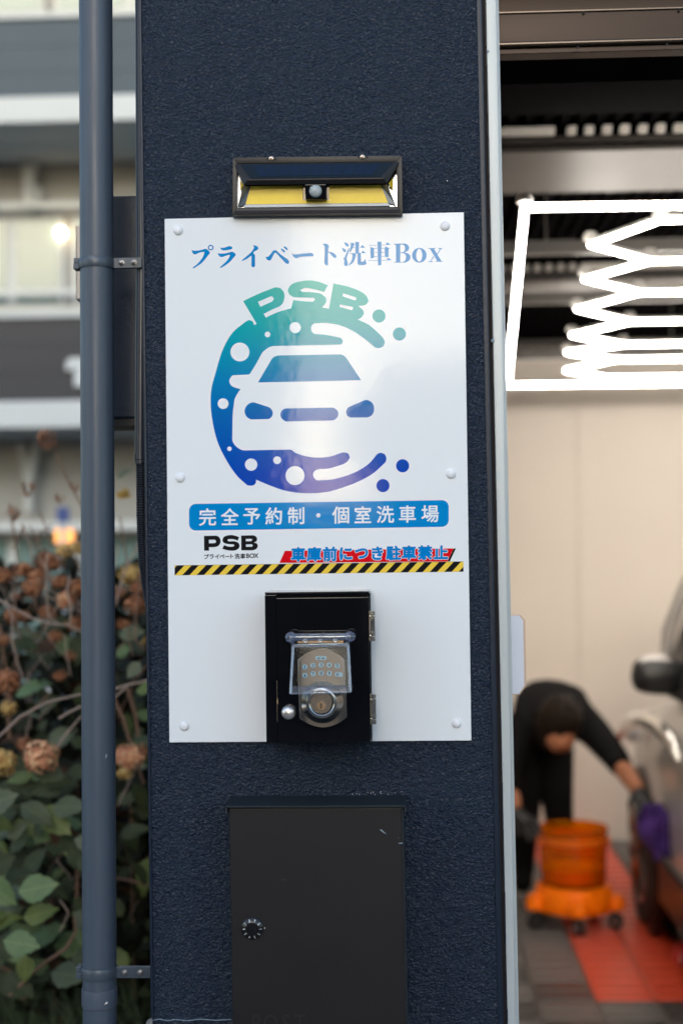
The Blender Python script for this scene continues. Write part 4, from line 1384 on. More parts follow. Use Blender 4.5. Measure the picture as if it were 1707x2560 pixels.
# hinge bar of the cover
pa, pb = LB(415, 634, YC+.014), LB(1110, 626, YC+.014)
b = MB(); b.tube([pa, pb], .0052, 16); hb_ = b.build('hinge_bar', M['clear_edge'], cov, True)
for p in (pa, pb):
    b = MB(); b.lathe([(.0005, -.0085), (.005, -.007), (.0078, -.002), (.0078, .002), (.005, .007), (.0005, .0085)], p, (1, 0, 0), 18); b.build('hinge_end', M['clear_edge'], hb_, True)
b = MB(); b.tube([pa+Vector((.008, 0, .0004)), pb+Vector((-.008, 0, .0004))], .0011, 8); b.build('hinge_rod', M['nickel_bright'], hb_, True)
b = MB(); b.slab([LB(495, 703, YC+.012), LB(1035, 695, YC+.012), LB(1035, 672, YC+.012), LB(495, 680, YC+.012)], .002)
b.build('hinge_plate', M['brass'], hb_)
for u in (587, 764, 942):
    p = LB(u, 678-(u-587)*.012, YC+.0105)
    b = MB(); b.lathe([(.0032, -.002), (.0032, .0008), (.0022, .0013), (.0010, .0008), (0, .0006)], p, n=18); b.build('hinge_screw', M['nickel_bright'], hb_, True)
    b = MB(); b.box(p.x-.0018, p.x+.0018, p.y+.001, p.y+.006, p.z+.003, p.z+.008); b.build('hinge_rib', M['clear_edge'], hb_)
for u in (437, 1083):
    b = MB(); b.slab([LB(u-22, 728, YC+.0125), LB(u+20, 727, YC+.0125), LB(u+20, 655, YC+.0125), LB(u-22, 656, YC+.0125)], .006, .0008); b.build('hinge_arm', M['clear_edge'], hb_)

# ================================================================== POST BOX
sp = 3.0154
DP = -.060


def PB(u, v, Y=DP): return at(540+u/sp, 1970+v/sp, Y)


pb_ = thing('post_box', 'dark brown metal post box with a number dial at the foot of the pillar', 'post box', PB(770, 2200, -.05))
zt = PB(750, 144).z; zb = zt-.40
xa0, xa1 = PB(97, 150).x, PB(1407, 150).x
xb1 = PB(1440, 1779).x
xb0 = PB(124, 1779).x
zq = PB(780, 1779).z
fx0 = lambda z: xa0+(xb0-xa0)*(zt-z)/(zt-zq)
fx1 = lambda z: xa1+(xb1-xa1)*(zt-z)/(zt-zq)
b = MB()
b.hexa([(fx0(zb), DP+.004, zb), (fx1(zb)+.001, DP+.004, zb), (fx1(zb)+.001, -.0005, zb), (fx0(zb), -.0005, zb)],
       [(fx0(zt), DP+.004, zt), (fx1(zt)+.001, DP+.004, zt), (fx1(zt)+.001, -.0005, zt), (fx0(zt), -.0005, zt)], .0012, 2)
b.build('box_body', M['post_hood'], pb_)
b = MB()
b.hexa([(fx0(zb)+.0004, DP, zb+.002), (fx1(zb)-.0020, DP, zb+.002), (fx1(zb)-.0020, DP+.0036, zb+.002), (fx0(zb)+.0004, DP+.0036, zb+.002)],
       [(fx0(zt)+.0004, DP, zt-.002), (fx1(zt)-.0020, DP, zt-.002), (fx1(zt)-.0020, DP+.0036, zt-.002), (fx0(zt)+.0004, DP+.0036, zt-.002)], .0012, 2)
pdoor = b.build('door', M['post'], pb_)
# hood: sloping sheet with turned-down lips
hA = [PB(72, 146, DP-.006), PB(1428, 126, DP-.006)]
hz = (hA[0].z+hA[1].z)/2
b = MB()
b.hexa([(hA[0].x, DP-.006, hz-.002), (hA[1].x, DP-.006, hz-.002), (hA[1].x+.001, -.001, hz+.001), (hA[0].x, -.001, hz+.001)],
       [(hA[0].x, DP-.006, hz+.0005), (hA[1].x, DP-.006, hz+.0005), (hA[1].x+.001, -.001, hz+.0040), (hA[0].x, -.001, hz+.0040)], .0006, 1)
hood = b.build('hood', M['post_hood'], pb_)
box_obj('hood_lip', M['post_hood'], hood, hA[0].x-.0002, hA[0].x+.0022, DP-.0058, DP+.02, hz-.0105, hz-.0021)
box_obj('hood_lip', M['post_hood'], hood, hA[1].x-.0012, hA[1].x+.0008, DP-.0058, DP+.02, hz-.0100, hz-.0021)
# number dial
p = PB(276, 1056, DP)
b = MB(); b.lathe([(.0162, -.001), (.0162, .0025), (.0150, .0040), (.0094, .0062), (.0090, .0088), (.0084, .0098), (0, .0098)], p, n=48)
dial = b.build('number_dial', M['dial'], pb_, True, 30)
for k, ch in enumerate('1098765432'):
    a = R(36*k)
    c = Vector((math.cos(a), 0, math.sin(a)))
    t = Vector((math.sin(a), 0, -math.cos(a)))
    cen = p + c*.0122 + Vector((0, -.00545, 0))
    typeset('dial_numeral', M['dialink'], ch, (lambda cen, c, t: (lambda uv: cen + t*(uv[0]*.0046) + c*(uv[1]*.0056) + Vector((0, uv[1]*.0056*.40-.0003, 0))))(cen, c, t), dial, .006)
b = MB(); b.lathe([(.0008, 0), (.0008, .0008), (0, .0009)], p+Vector((.0176, 0, 0)), n=10); b.build('index_dot', M['dialink'], dial)
# embossed lettering and scratches
for ch, u in zip('POST', (305, 412, 527, 632)):
    o = typeset('embossed_letter', mat('emboss_'+ch, (0.010, 0.009, 0.010), 0.42), ch, (lambda u: (lambda uv: PB(u+uv[0]*172*.82, 1775-(uv[1])*200, DP-.0006)))(u), pdoor, 0)
for pts in ([(1232, 315), (1245, 312), (1287, 350), (1262, 338)], [(1370, 415), (1404, 410), (1404, 420), (1380, 421)], [(1369, 374), (1377, 377), (1371, 380)],
            [(1322, 138), (1332, 137), (1330, 146)], [(494, 692), (500, 691), (500, 695)], [(512, 692), (519, 691), (518, 695)]):
    b = MB(); b.slab([PB(u, v, DP-.0004) for u, v in pts], .0003); b.build('scratch', M['scratch'], pdoor)

# chipped paint on the stucco above the hood
random.seed(8)
b = MB()
for k in range(26):
    u = random.uniform(1020, 1450); v = 60+random.uniform(-28, 24) - (u-1020)*.03
    if u > 1420: v = random.uniform(60, 190)
    c = at(540+u/sp, 1970+v/sp, -.0012)
    w = random.uniform(.0003, .0011); h = random.uniform(.0003, .001)
    b.slab([c+Vector((-w, 0, -h*.3)), c+Vector((w*.2, 0, -h)), c+Vector((w, 0, h*.4)), c+Vector((-w*.2, 0, h))], .002)
o = b.build('paint_chips', M['chip'], pillar); o['kind'] = 'stuff'

# ================================================================== DOWNPIPE
YPIPE = .035
q0, q1 = at(240, 0, YPIPE), at(249.8, 2560, YPIPE)
pipe = thing('downpipe', 'slate blue plastic downpipe clamped beside the navy pillar', 'downpipe', (q1.x, YPIPE, .012))


def pc(z): return Vector((edge_x(q0, q1, z), YPIPE, z))


PR = 42.3*(2.1277+YPIPE)/FPX
zj = at(250, 2468, YPIPE).z; zk = at(250, 2514, YPIPE).z
b = MB(); b.tube([pc(zj-.01), pc(1.3), pc(2.0), pc(4.0)], PR, 40); b.build('upper_pipe', M['pipe'], pipe, True)
b = MB(); b.tube([pc(.012), pc(.5), pc(zk+.004)], PR*.985, 40); b.build('lower_pipe', M['pipe'], pipe, True)
b = MB(); b.tube([pc(zk), pc(zk+.001), pc(zk+.002), pc(zj-.003), pc(zj), pc(zj+.0001)], [PR*1.02, PR*1.045, PR*1.05, PR*1.05, PR*1.035, PR*1.0], 40)
coll = b.build('coupling', M['pipe_collar'], pipe, True)
b = MB(); b.slab([at(x, y, YPIPE-PR*1.06) for x, y in [(261, 2512), (270, 2509), (269, 2504), (265, 2506)]], .001); b.build('paint_chip', M['chip'], coll)
b = MB(); b.slab([at(x, y, YPIPE-PR*1.01) for x, y in [(264.5, 1896), (266.5, 1892), (267.5, 1885), (265.5, 1888)]], .001); b.build('paint_chip', M['chip'], pipe)
for cy_, hgt, arch_ in ((652, 26, -1), (2441, 28, 1)):
    z = at(240, cy_, YPIPE-PR).z
    hh = hgt*(2.1277+YPIPE)/FPX/2
    c = pc(z)
    prof_ = [(PR*1.01, -hh), (PR*1.06, -hh), (PR*1.09, -hh*.7), (PR*1.115, 0), (PR*1.09, hh*.7), (PR*1.06, hh), (PR*1.01, hh)]
    b = MB(); b.lathe(prof_, c, (0, 0, 1), 48, False, False)
    cl = b.build('clamp', M['clamp'], pipe, True, 50)
    xl = c.x-PR*1.09
    box_obj('hinge_lug', M['clamp'], cl, xl-.0062, xl+.002, YPIPE-.010, YPIPE+.010, c.z-hh*1.1, c.z+hh*.05, bevel=.001)
    box_obj('hinge_lug', M['clamp'], cl, xl-.0058, xl+.002, YPIPE-.009, YPIPE+.009, c.z+hh*.1, c.z+hh*1.1, bevel=.001)
    xr = c.x+PR*1.06; xw = edge_x(pl0, pl1, z)+.004
    xm = xw-.0095
    box_obj('strap_plate', M['clamp'], cl, xr, xm, YPIPE-.006, YPIPE-.003, c.z-hh, c.z+hh, bevel=.0006)
    box_obj('wall_arm', M['clamp'], cl, xr+.004, xw, YPIPE-.0028, YPIPE+.001, c.z-hh, c.z+hh, bevel=.0005)
    for t in (.28, .72) if cy_ < 1000 else (.25, .70):
        p = Vector((xr+(xm-xr)*t, YPIPE-.006, c.z))
        b = MB(); b.lathe([(.0050, 0), (.0050, .0012), (.0036, .0014), (.0040, .0016), (.0040, .0045), (.0030, .0052), (.0022, .0052), (.0018, .0076), (0, .0080)], p, n=6 if cy_ < 1000 else 16)
        b.build('bolt', M['bolt'], cl, True, 40)

# ================================================================== CONDUIT AND METER BOX ON THE PILLAR SIDE
YCN = .045
con = thing('cable_conduit', 'dark conduit ending in corrugated hose along the pillar edge', 'conduit', at(357, 1480, YCN))


def cpt(px, py): return at(px, py, YCN)


cr_ = .0098
b = MB(); b.tube([cpt(352, -200), cpt(355, 640), cpt(351.5, 1138)], .0088, 20); b.build('rigid_tube', M['conduit'], con, True)
b = MB(); b.tube([cpt(351.5, 1136), cpt(351.5, 1148), cpt(351.6, 1150), cpt(352, 1160)], [.0100, .0100, .0088, .0088], 20); b.build('coupler', M['conduit'], con, True)
pts = [(354, 1158), (354.5, 1220), (355, 1290), (357, 1350), (361, 1410), (368, 1465), (378, 1520), (390, 1590)]
path, rad = [], []
N_ = 150
for k in range(N_+1):
    t = k/N_*(len(pts)-1); i = min(int(t), len(pts)-2); fr = t-i
    x = pts[i][0]+(pts[i+1][0]-pts[i][0])*fr; y = pts[i][1]+(pts[i+1][1]-pts[i][1])*fr
    path.append(cpt(x, y)); rad.append(.0076 if k % 2 else .0090)
b = MB(); b.tube(path, rad, 16); b.build('corrugated_hose', M['flex'], con, True, 20)
mb_ = thing('junction_box', 'navy painted junction box half hidden between downpipe and pillar', 'junction box', at(290, 1048, .16))
c0_, c1_ = at(238, 1046, .16), at(352, 488, .16)
box_obj('box_body', M['navy_smooth'], mb_, c0_.x, c1_.x+.02, .16, .27, c0_.z, c1_.z, bevel=.003, smooth=True)
box_obj('base_rim', M['blackplastic'], mb_, c0_.x+.004, c1_.x+.016, .165, .265, c0_.z-.012, c0_.z-.0005)
cb = thing('cream_meter_box', 'narrow cream box peeking out left of the downpipe', 'meter box', at(196, 748, .30))
c0_, c1_ = at(193, 748, .30), at(236, 562, .30)
box_obj('box_body', mat('cream_box', (0.62, 0.55, 0.48), 0.5), cb, c0_.x, c1_.x, .30, .36, c0_.z, c1_.z, bevel=.002)
box_obj('dark_edge', M['gap'], cb, c0_.x-.0022, c0_.x-.0005, .305, .36, c0_.z, c1_.z)
p0, p1 = at(215, 562, .33), at(215, 748, .33)
b = MB(); b.tube([(p0.x, .33, p0.z), (p0.x, .33, p0.z+.02), (p0.x+.07, .33, p0.z+.02), (c0_.x+.13, .25, p0.z+.02)], .006, 8); b.build('feed_pipe', M['conduit'], cb, True)

# ================================================================== HYDRANGEAS AND GRASS
def leaf_bm(length=1.0, width=.62, fold=.16, droop=.22, n=9):
    """ovate, toothed, folded along the midrib; lies along +x, face +z, base at the origin"""
    b = MB()
    rows = []
    for i in range(n+1):
        t = i/n
        w = width*.5*(math.sin(math.pi*min(1, t**.80))**.85)*(1-.18*t)
        if i == n: w = 0
        tooth = 1.0 + (.05 if i % 2 else -.03)
        x = length*t; zc = -droop*t*t*length
        row = [(x, 0, zc)]
        for sgn in (1, -1):
            row.append((x-.01, sgn*w*.5, zc+fold*w*.5+.01*math.sin(9*t)))
            row.append((x+(.02 if i % 2 else -.015), sgn*w*tooth, zc+fold*w*.6-.02*math.sin(7*t)))
        rows.append([b.bm.verts.new(p) for p in row])
    for i in range(n):
        A, B2 = rows[i], rows[i+1]
        for a, c in ((0, 1), (1, 2)):
            try: b.bm.faces.new([A[a], B2[a], B2[c], A[c]])
            except ValueError: pass
        for a, c in ((0, 3), (3, 4)):
            try: b.bm.faces.new([A[c], B2[c], B2[a], A[a]])
            except ValueError: pass
    bmesh.ops.remove_doubles(b.bm, verts=b.bm.verts[:], dist=1e-5)
    return b


leafdata = {}
for key in ('leaf1', 'leaf2', 'leaf3', 'leaf4', 'leaf5', 'leaf6', 'leaf7'):
    for v, (w, fo, dr) in enumerate(((.66, .15, .16), (.56, .25, .30), (.74, .06, .08))):
        o = leaf_bm(1, w, fo, dr).build('leaf', M[key], None, True, 80)
        leafdata[key, v] = o.data
        bpy.data.objects.remove(o)

bedz = .42
shrubs = [thing('hydrangea_shrub', 'hydrangea shrub with broad green leaves at the lower left edge', 'shrub', (at(40, 2200, 1.1).x, 1.1, bedz), 'hydrangeas behind the downpipe'),
          thing('hydrangea_shrub', 'taller hydrangea with rust brown dried flower heads left of the downpipe', 'shrub', (at(110, 1500, 1.7).x, 1.7, bedz), 'hydrangeas behind the downpipe'),
          thing('hydrangea_shrub', 'dark hydrangea seen in the gap between downpipe and pillar', 'shrub', (at(320, 1800, 1.5).x, 1.5, bedz), 'hydrangeas behind the downpipe')]


def put_leaf(shrub, base, tip_dir, normal, size, key, v=0):
    x = Vector(tip_dir).normalized()
    z = Vector(normal)
    y = z.cross(x).normalized()
    z = x.cross(y).normalized()
    o = bpy.data.objects.new('leaf', leafdata[key, v])
    COL.objects.link(o)
    o.parent = shrub
    m = Matrix(((x.x, y.x, z.x, 0), (x.y, y.y, z.y, 0), (x.z, y.z, z.z, 0), (0, 0, 0, 1)))
    o.matrix_local = Matrix.Translation(Vector(base)-worldpos(shrub)) @ m @ Matrix.Scale(size, 4)
    return o


def leaf_px(shrub, bx, by, tx, ty, Y, key, v=0, tilt=(.1, -.8, .6), dy=-.01):
    p = at(bx, by, Y); q_ = at(tx, ty, Y+dy)
    return put_leaf(shrub, p, q_-p, tilt, (q_-p).length, key, v)


A_, B2_, C_ = shrubs
# the leaves one can pick out, nearest first
hero = [(48, 2230, 144, 2208, .92, 'leaf1', 2, (.1, -.9, .45)), (-40, 2200, 40, 2262, .95, 'leaf1', 2, (-.3, -.9, .3)), (60, 2296, 141, 2268, 1.0, 'leaf3', 0, (.1, -.8, .55)),
        (10, 2352, 100, 2366, .90, 'leaf1', 2, (.0, -.9, .5)), (66, 2388, 62, 2458, 1.02, 'leaf3', 2, (.2, -.9, -.2)), (-45, 2020, 43, 1985, .88, 'leaf5', 2, (.2, -.9, .4)),
        (62, 2190, 108, 2118, 1.08, 'leaf2', 0, (-.5, -.8, .3)), (-30, 2180, 36, 2140, 1.0, 'leaf2', 2, (.1, -.9, .4)), (-30, 2310, 46, 2283, 1.05, 'leaf3', 1, (.2, -.7, .7)),
        (70, 2030, 130, 2010, 1.25, 'leaf5', 1, (.1, -.7, .7)), (120, 2125, 180, 2110, 1.25, 'leaf2', 1, (.0, -.8, .6)), (160, 2175, 120, 2195, 1.3, 'leaf3', 0, (0, -.7, .7)),
        (60, 1900, 160, 1925, 1.5, 'leaf2', 1, (.1, -.6, .8)), (70, 1780, 150, 1740, 1.5, 'leaf5', 2, (-.2, -.8, .6)), (40, 1740, 120, 1690, 1.45, 'leaf1', 1, (-.3, -.6, .7)),
        (90, 1600, 30, 1560, 1.6, 'leaf5', 1, (.2, -.7, .7)), (150, 1640, 60, 1620, 1.6, 'leaf2', 2, (0, -.8, .6)), (120, 1860, 190, 1820, 1.5, 'leaf5', 0, (.3, -.8, .5)),
        (90, 2060, 150, 2020, 1.3, 'leaf2', 1, (0, -.7, .7)), (20, 2095, 65, 2060, 1.1, 'leaf5', 0, (.3, -.8, .5)), (190, 1640, 130, 1580, 1.55, 'leaf1', 0, (0, -.8, .5)),
        (190, 1960, 120, 1945, 1.4, 'leaf2', 1, (0, -.6, .8)), (200, 2030, 150, 2060, 1.35, 'leaf5', 0, (-.2, -.8, .5)), (170, 2240, 205, 2260, 1.35, 'leaf2', 0, (0, -.8, .6)),
        (180, 2280, 215, 2300, 1.3, 'leaf3', 1, (0, -.8, .6))]
for bx, by, tx, ty, Y, key, v, ti in hero:
    leaf_px(A_ if by > 1850 else B2_, bx, by, tx, ty, Y, key, v, ti)
random.seed(52)
for k in range(95):
    px = random.uniform(-60, 200); py = random.uniform(1930, 2440)
    Y = random.uniform(1.0, 1.32)
    a = random.uniform(-.9, .9) + (0 if random.random() < .6 else math.pi)
    d = Vector((math.cos(a), random.uniform(-.35, .1), math.sin(a)*.7-.15))
    put_leaf(A_, at(px, py, Y), d, (random.uniform(-.4, .4), -.75, random.uniform(.25, .8)), random.uniform(.06, .095),
             random.choices(['leaf1', 'leaf2', 'leaf3', 'leaf5', 'leaf6'], [1.8, 6, 1.2, 1.4, .35])[0], random.randrange(3))
gapleaves = [(350, 1655, 318, 1695, 1.25, 'leaf5', 2), (300, 1590, 360, 1575, 1.3, 'leaf5', 0), (300, 2090, 370, 2060, 1.2, 'leaf2', 1), (290, 2000, 350, 1985, 1.4, 'leaf2', 0),
             (300, 1230, 325, 1225, 1.5, 'leaf4', 2), (295, 1195, 325, 1165, 1.6, 'leaf5', 1), (360, 1820, 325, 1850, 1.4, 'leaf2', 1), (290, 1640, 330, 1610, 1.5, 'leaf1', 0),
             (380, 1890, 340, 1925, 1.4, 'leaf5', 1), (295, 2190, 330, 2170, 1.5, 'leaf2', 2), (380, 2040, 330, 2020, 1.5, 'leaf2', 0), (290, 1235, 328, 1238, 1.5, 'leaf4', 0)]
for bx, by, tx, ty, Y, key, v in gapleaves:
    leaf_px(C_, bx, by, tx, ty, Y, key, v, (random.uniform(-.3, .3), -.8, random.uniform(.3, .7)))
random.seed(23)
cnt = 0
while cnt < 170:                                       # the rest of the visible foliage
    px = random.uniform(-260, 400); py = random.uniform(1560, 2480)
    if 205 < px < 280: continue
    Y = random.uniform(1.2, 2.2)
    p = at(px, py, Y)
    if p.z < bedz+.05: continue
    sh = C_ if px > 240 else (B2_ if py < 1850 else A_)
    a = random.uniform(-math.pi, math.pi)
    d = Vector((math.cos(a), random.uniform(-.4, .2), math.sin(a)*.8-.15))
    key = random.choices(['leaf1', 'leaf2', 'leaf3', 'leaf5', 'leaf6', 'leaf4'], [1.2, 6, 1.0, .9, 1.2, .15])[0]
    put_leaf(sh, p, d, (random.uniform(-.5, .5), -.6, random.uniform(.2, .9)), random.uniform(.055, .10), key, random.randrange(3))
    cnt += 1


def mass(shrub, n, rng, key, s):
    """the uncountable inner foliage of one shrub, joined"""
    b = MB()
    src = leafdata[key, 1]
    base = worldpos(shrub)
    for k in range(n):
        p = Vector((random.uniform(*rng[0]), random.uniform(*rng[1]), random.uniform(*rng[2])))
        rot = Matrix.Rotation(random.uniform(0, 6.28), 4, 'Z') @ Matrix.Rotation(random.uniform(-1.2, 1.2), 4, 'Y') @ Matrix.Rotation(random.uniform(-.8, .8), 4, 'X')
        sc_ = random.uniform(*s)
        mt = Matrix.Translation(p) @ rot @ Matrix.Scale(sc_, 4)
        L_ = [mt @ Vector(q) for q in ((0, 0, 0), (.30, .26, .04), (.68, .24, -.02), (1, 0, -.14), (.68, -.24, -.02), (.30, -.26, .04), (.5, 0, -.03))]
        vs = [b.bm.verts.new(q) for q in L_]
        for i in range(6):
            b.bm.faces.new([vs[i], vs[(i+1) % 6], vs[6]])
    o = b.build('inner_foliage', M[key], shrub, True, 80)
    o['kind'] = 'stuff'


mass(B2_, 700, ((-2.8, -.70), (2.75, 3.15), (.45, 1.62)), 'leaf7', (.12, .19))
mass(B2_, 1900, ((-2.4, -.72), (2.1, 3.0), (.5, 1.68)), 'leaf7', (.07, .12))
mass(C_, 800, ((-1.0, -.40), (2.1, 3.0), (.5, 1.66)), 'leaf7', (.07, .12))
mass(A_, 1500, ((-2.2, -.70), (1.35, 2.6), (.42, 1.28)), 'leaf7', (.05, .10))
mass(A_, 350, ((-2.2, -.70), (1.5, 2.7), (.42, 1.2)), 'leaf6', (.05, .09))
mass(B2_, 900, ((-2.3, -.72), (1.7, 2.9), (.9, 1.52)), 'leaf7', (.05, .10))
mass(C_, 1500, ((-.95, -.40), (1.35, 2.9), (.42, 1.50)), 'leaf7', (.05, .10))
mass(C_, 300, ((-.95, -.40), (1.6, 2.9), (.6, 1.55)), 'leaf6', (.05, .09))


def stem_px(shrub, pts, Y, r, m='stem', dY=0.0):
    b = MB()
    P = [at(x, y, Y+dY*i) for i, (x, y) in enumerate(pts)]
    b.tube(P, [r*.78*(1-.4*i/len(P)) for i in range(len(P))], 7)
    return b.build('stem', M[m], shrub, True)


for pts, Y, r, m in (([(-20, 1490), (35, 1520), (80, 1545), (130, 1560), (168, 1562), (230, 1590)], 1.15, .0035, 'stem_pale'),
                     ([(15, 1500), (32, 1540), (30, 1600), (45, 1660), (57, 1690)], 1.2, .0034, 'stem_pale'), ([(118, 1385), (116, 1480), (122, 1540), (150, 1563)], 1.25, .0034, 'stem_pale'),
                     ([(240, 1320), (200, 1255), (165, 1190), (137, 1128)], 1.5, .0038, 'stem'), ([(-10, 1850), (50, 1792), (120, 1755), (205, 1735)], .95, .0036, 'stem_pale'),
                     ([(148, 1796), (175, 1780), (205, 1765)], .95, .0036, 'stem_pale'), ([(140, 1870), (170, 1830), (205, 1790)], 1.05, .0034, 'stem_pale'),
                     ([(285, 1723), (320, 1712), (350, 1706), (385, 1695)], 1.1, .0034, 'stem_pale'), ([(285, 1745), (320, 1715)], 1.1, .003, 'stem_pale'),
                     ([(285, 1745), (310, 1800), (330, 1870), (360, 1960)], 1.3, .006, 'stem'), ([(320, 1720), (340, 1790), (350, 1870)], 1.35, .006, 'stem'),
                     ([(290, 1510), (305, 1450), (322, 1405), (345, 1368)], 1.3, .0036, 'stem_pale'), ([(318, 1410), (308, 1340), (300, 1290)], 1.4, .003, 'stem'),
                     ([(350, 1440), (340, 1540), (338, 1600), (365, 1625)], 1.25, .0036, 'stem'), ([(-10, 2085), (40, 2062), (110, 2070), (180, 2085), (200, 2130)], 1.3, .005, 'stem'),
                     ([(25, 2490), (80, 2435), (120, 2402), (165, 2372), (190, 2330), (185, 2290)], 1.05, .0055, 'stem'), ([(192, 2260), (195, 2180), (185, 2100), (180, 2060)], 1.2, .006, 'stem'),
                     ([(25, 1260), (45, 1400), (48, 1440), (40, 1480)], 1.6, .0035, 'stem'), ([(55, 1310), (80, 1370), (82, 1430)], 1.6, .0035, 'stem_pale'),
                     ([(100, 1280), (120, 1330), (130, 1370)], 1.7, .003, 'stem'), ([(175, 1440), (168, 1480), (180, 1520), (175, 1560)], 1.2, .0036, 'stem_pale'),
                     ([(0, 1560), (10, 1640), (20, 1690), (30, 1760)], 1.4, .005, 'stem'), ([(90, 1480), (140, 1500), (205, 1530)], 1.35, .0036, 'stem_pale'),
                     ([(285, 2195), (320, 2200), (380, 2215)], 1.35, .005, 'stem'), ([(-10, 2410), (20, 2425), (60, 2450)], 1.2, .004, 'stem'),
                     ([(150, 2250), (165, 2270), (172, 2285), (150, 2330)], .98, .0022, 'stem_pale'), ([(110, 1900), (115, 2000), (130, 2300), (140, 2520)], 1.55, .007, 'stem'),
                     ([(325, 1880), (330, 2100), (335, 2500)], 1.6, .007, 'stem'), ([(20, 1720), (30, 2000), (60, 2500)], 1.5, .007, 'stem')):
    stem_px(C_ if pts[0][0] > 250 else (B2_ if pts[0][1] < 1850 else A_), pts, Y, r, m)


random.seed(77)
for k in range(84):
    gap_ = k % 4 == 0
    x = random.uniform(290, 370) if gap_ else random.uniform(-40, 205)
    y = random.uniform(1300, 1700) if k % 3 else random.uniform(1700, 2300)
    a = random.uniform(-.9, .9); L0 = random.uniform(60, 150)
    pts = [(x+math.sin(a)*L0*t+random.uniform(-4, 4), y+math.cos(a)*L0*t) for t in (0, .35, .7, 1)]
    stem_px(C_ if gap_ else (B2_ if y < 1850 else A_), pts, random.uniform(1.15, 1.6), random.uniform(.0012, .0030), random.choice(('stem', 'stem', 'stem_pale')))


def flower(shrub, px, py, r, Y, m, n=150, sparse=False):
    c = at(px, py, Y)
    rad = r*(Y-CAM.y)/FPX
    b = MB()
    lob = [Vector((random.gauss(0, 1), random.gauss(0, 1), random.gauss(0, .8))).normalized() for _ in range(4)]
    for k in range(int(n*2.3)):
        v = Vector((random.gauss(0, 1), random.gauss(0, 1), random.gauss(0, 1))).normalized()
        bulge = 0.80 + .34*max(0, max(v.dot(l) for l in lob))**2
        p = c + Vector((v.x, v.y, v.z*.82))*rad*bulge*random.uniform(.55, 1.06)
        s = rad*random.uniform(.09, .17) * (.9 if sparse else 1)
        a = v.cross(Vector((random.random(), random.random(), random.random()))).normalized()
        d = v.cross(a).normalized()
        for (e1, e2) in ((a, d), (d, -a), (-a, -d), (-d, a)):        # four sepals of one floret
            lift = v*s*random.uniform(-.2, .5)
            q = [p, p+e1*s*.8+lift*.6, p+(e1+e2)*s*.62+lift, p+e2*s*.8+lift*.4]
            vs = [b.bm.verts.new(x) for x in q]
            b.bm.faces.new(vs)
    o = b.build('flower_head', M[m], shrub)
    o['kind'] = 'stuff'
    if sparse:
        for k in range(9):
            v = Vector((random.uniform(-1, 1), random.uniform(-.5, .5), random.uniform(-.4, 1))).normalized()
            bb = MB(); bb.tube([c-Vector((0, 0, rad*.8)), c+v*rad*.8], .0012, 5); bb.build('flower_stalk', M['stem'], o)


for px, py, r, Y, m, n, sp_ in ((100, 1893, 50, 1.02, 'flower_pink', 190, 0), (12, 1905, 42, 1.0, 'flower_straw', 170, 0), (62, 1860, 24, 1.1, 'flower_brown', 90, 0), (18, 1700, 42, 1.15, 'flower_brown', 180, 0),
                                (22, 1770, 26, 1.15, 'flower_straw', 90, 0), (125, 1405, 34, 1.35, 'flower_brown', 170, 0), (85, 1470, 32, 1.3, 'flower_brown', 170, 0), (160, 1378, 26, 1.4, 'flower_straw', 110, 0),
                                (196, 1470, 30, 1.25, 'flower_brown', 130, 0), (40, 1490, 14, 1.3, 'flower_brown', 50, 0), (190, 1370, 24, 1.4, 'flower_straw', 90, 0), (330, 1437, 34, 1.4, 'flower_straw', 150, 0), (340, 1510, 32, 1.3, 'flower_brown', 140, 0),
                                (95, 1440, 30, 1.32, 'flower_brown', 130, 0), (165, 1500, 28, 1.28, 'flower_pink', 120, 0), (35, 1540, 26, 1.3, 'flower_brown', 110, 0), (140, 1590, 22, 1.3, 'flower_brown', 90, 0), (70, 1610, 22, 1.35, 'flower_brown', 90, 0), (345, 1470, 26, 1.3, 'flower_brown', 100, 0), (300, 1480, 22, 1.35, 'flower_brown', 90, 0), (150, 1690, 20, 1.35, 'flower_brown', 70, 0), (60, 1425, 26, 1.4, 'flower_brown', 120, 0), (10, 1440, 30, 1.45, 'flower_brown', 120, 0), (150, 1455, 24, 1.3, 'flower_brown', 110, 0), (120, 1530, 26, 1.4, 'flower_brown', 110, 0), (60, 1540, 20, 1.4, 'flower_brown', 80, 0), (190, 1560, 26, 1.35, 'flower_brown', 100, 0), (175, 1640, 18, 1.4, 'flower_brown', 70, 0), (310, 1560, 20, 1.4, 'flower_brown', 80, 0), (355, 1600, 18, 1.4, 'flower_straw', 60, 0), (10, 1600, 22, 1.4, 'flower_brown', 80, 0), (320, 1890, 42, 1.15, 'flower_pink', 170, 0), (312, 1930, 25, 1.2, 'flower_straw', 80, 0), (352, 1880, 26, 1.25, 'flower_brown', 90, 0),
                                (120, 1098, 36, 1.5, 'flower_brown', 26, 1), (70, 1222, 28, 1.6, 'flower_brown', 14, 1), (30, 1285, 28, 1.6, 'flower_brown', 18, 1), (188, 1215, 18, 1.5, 'flower_brown', 12, 1), (150, 1245, 18, 1.6, 'flower_brown', 10, 1)):
    flower(C_ if px > 250 else (B2_ if py < 1850 else A_), px, py, r, Y, m, n, bool(sp_))

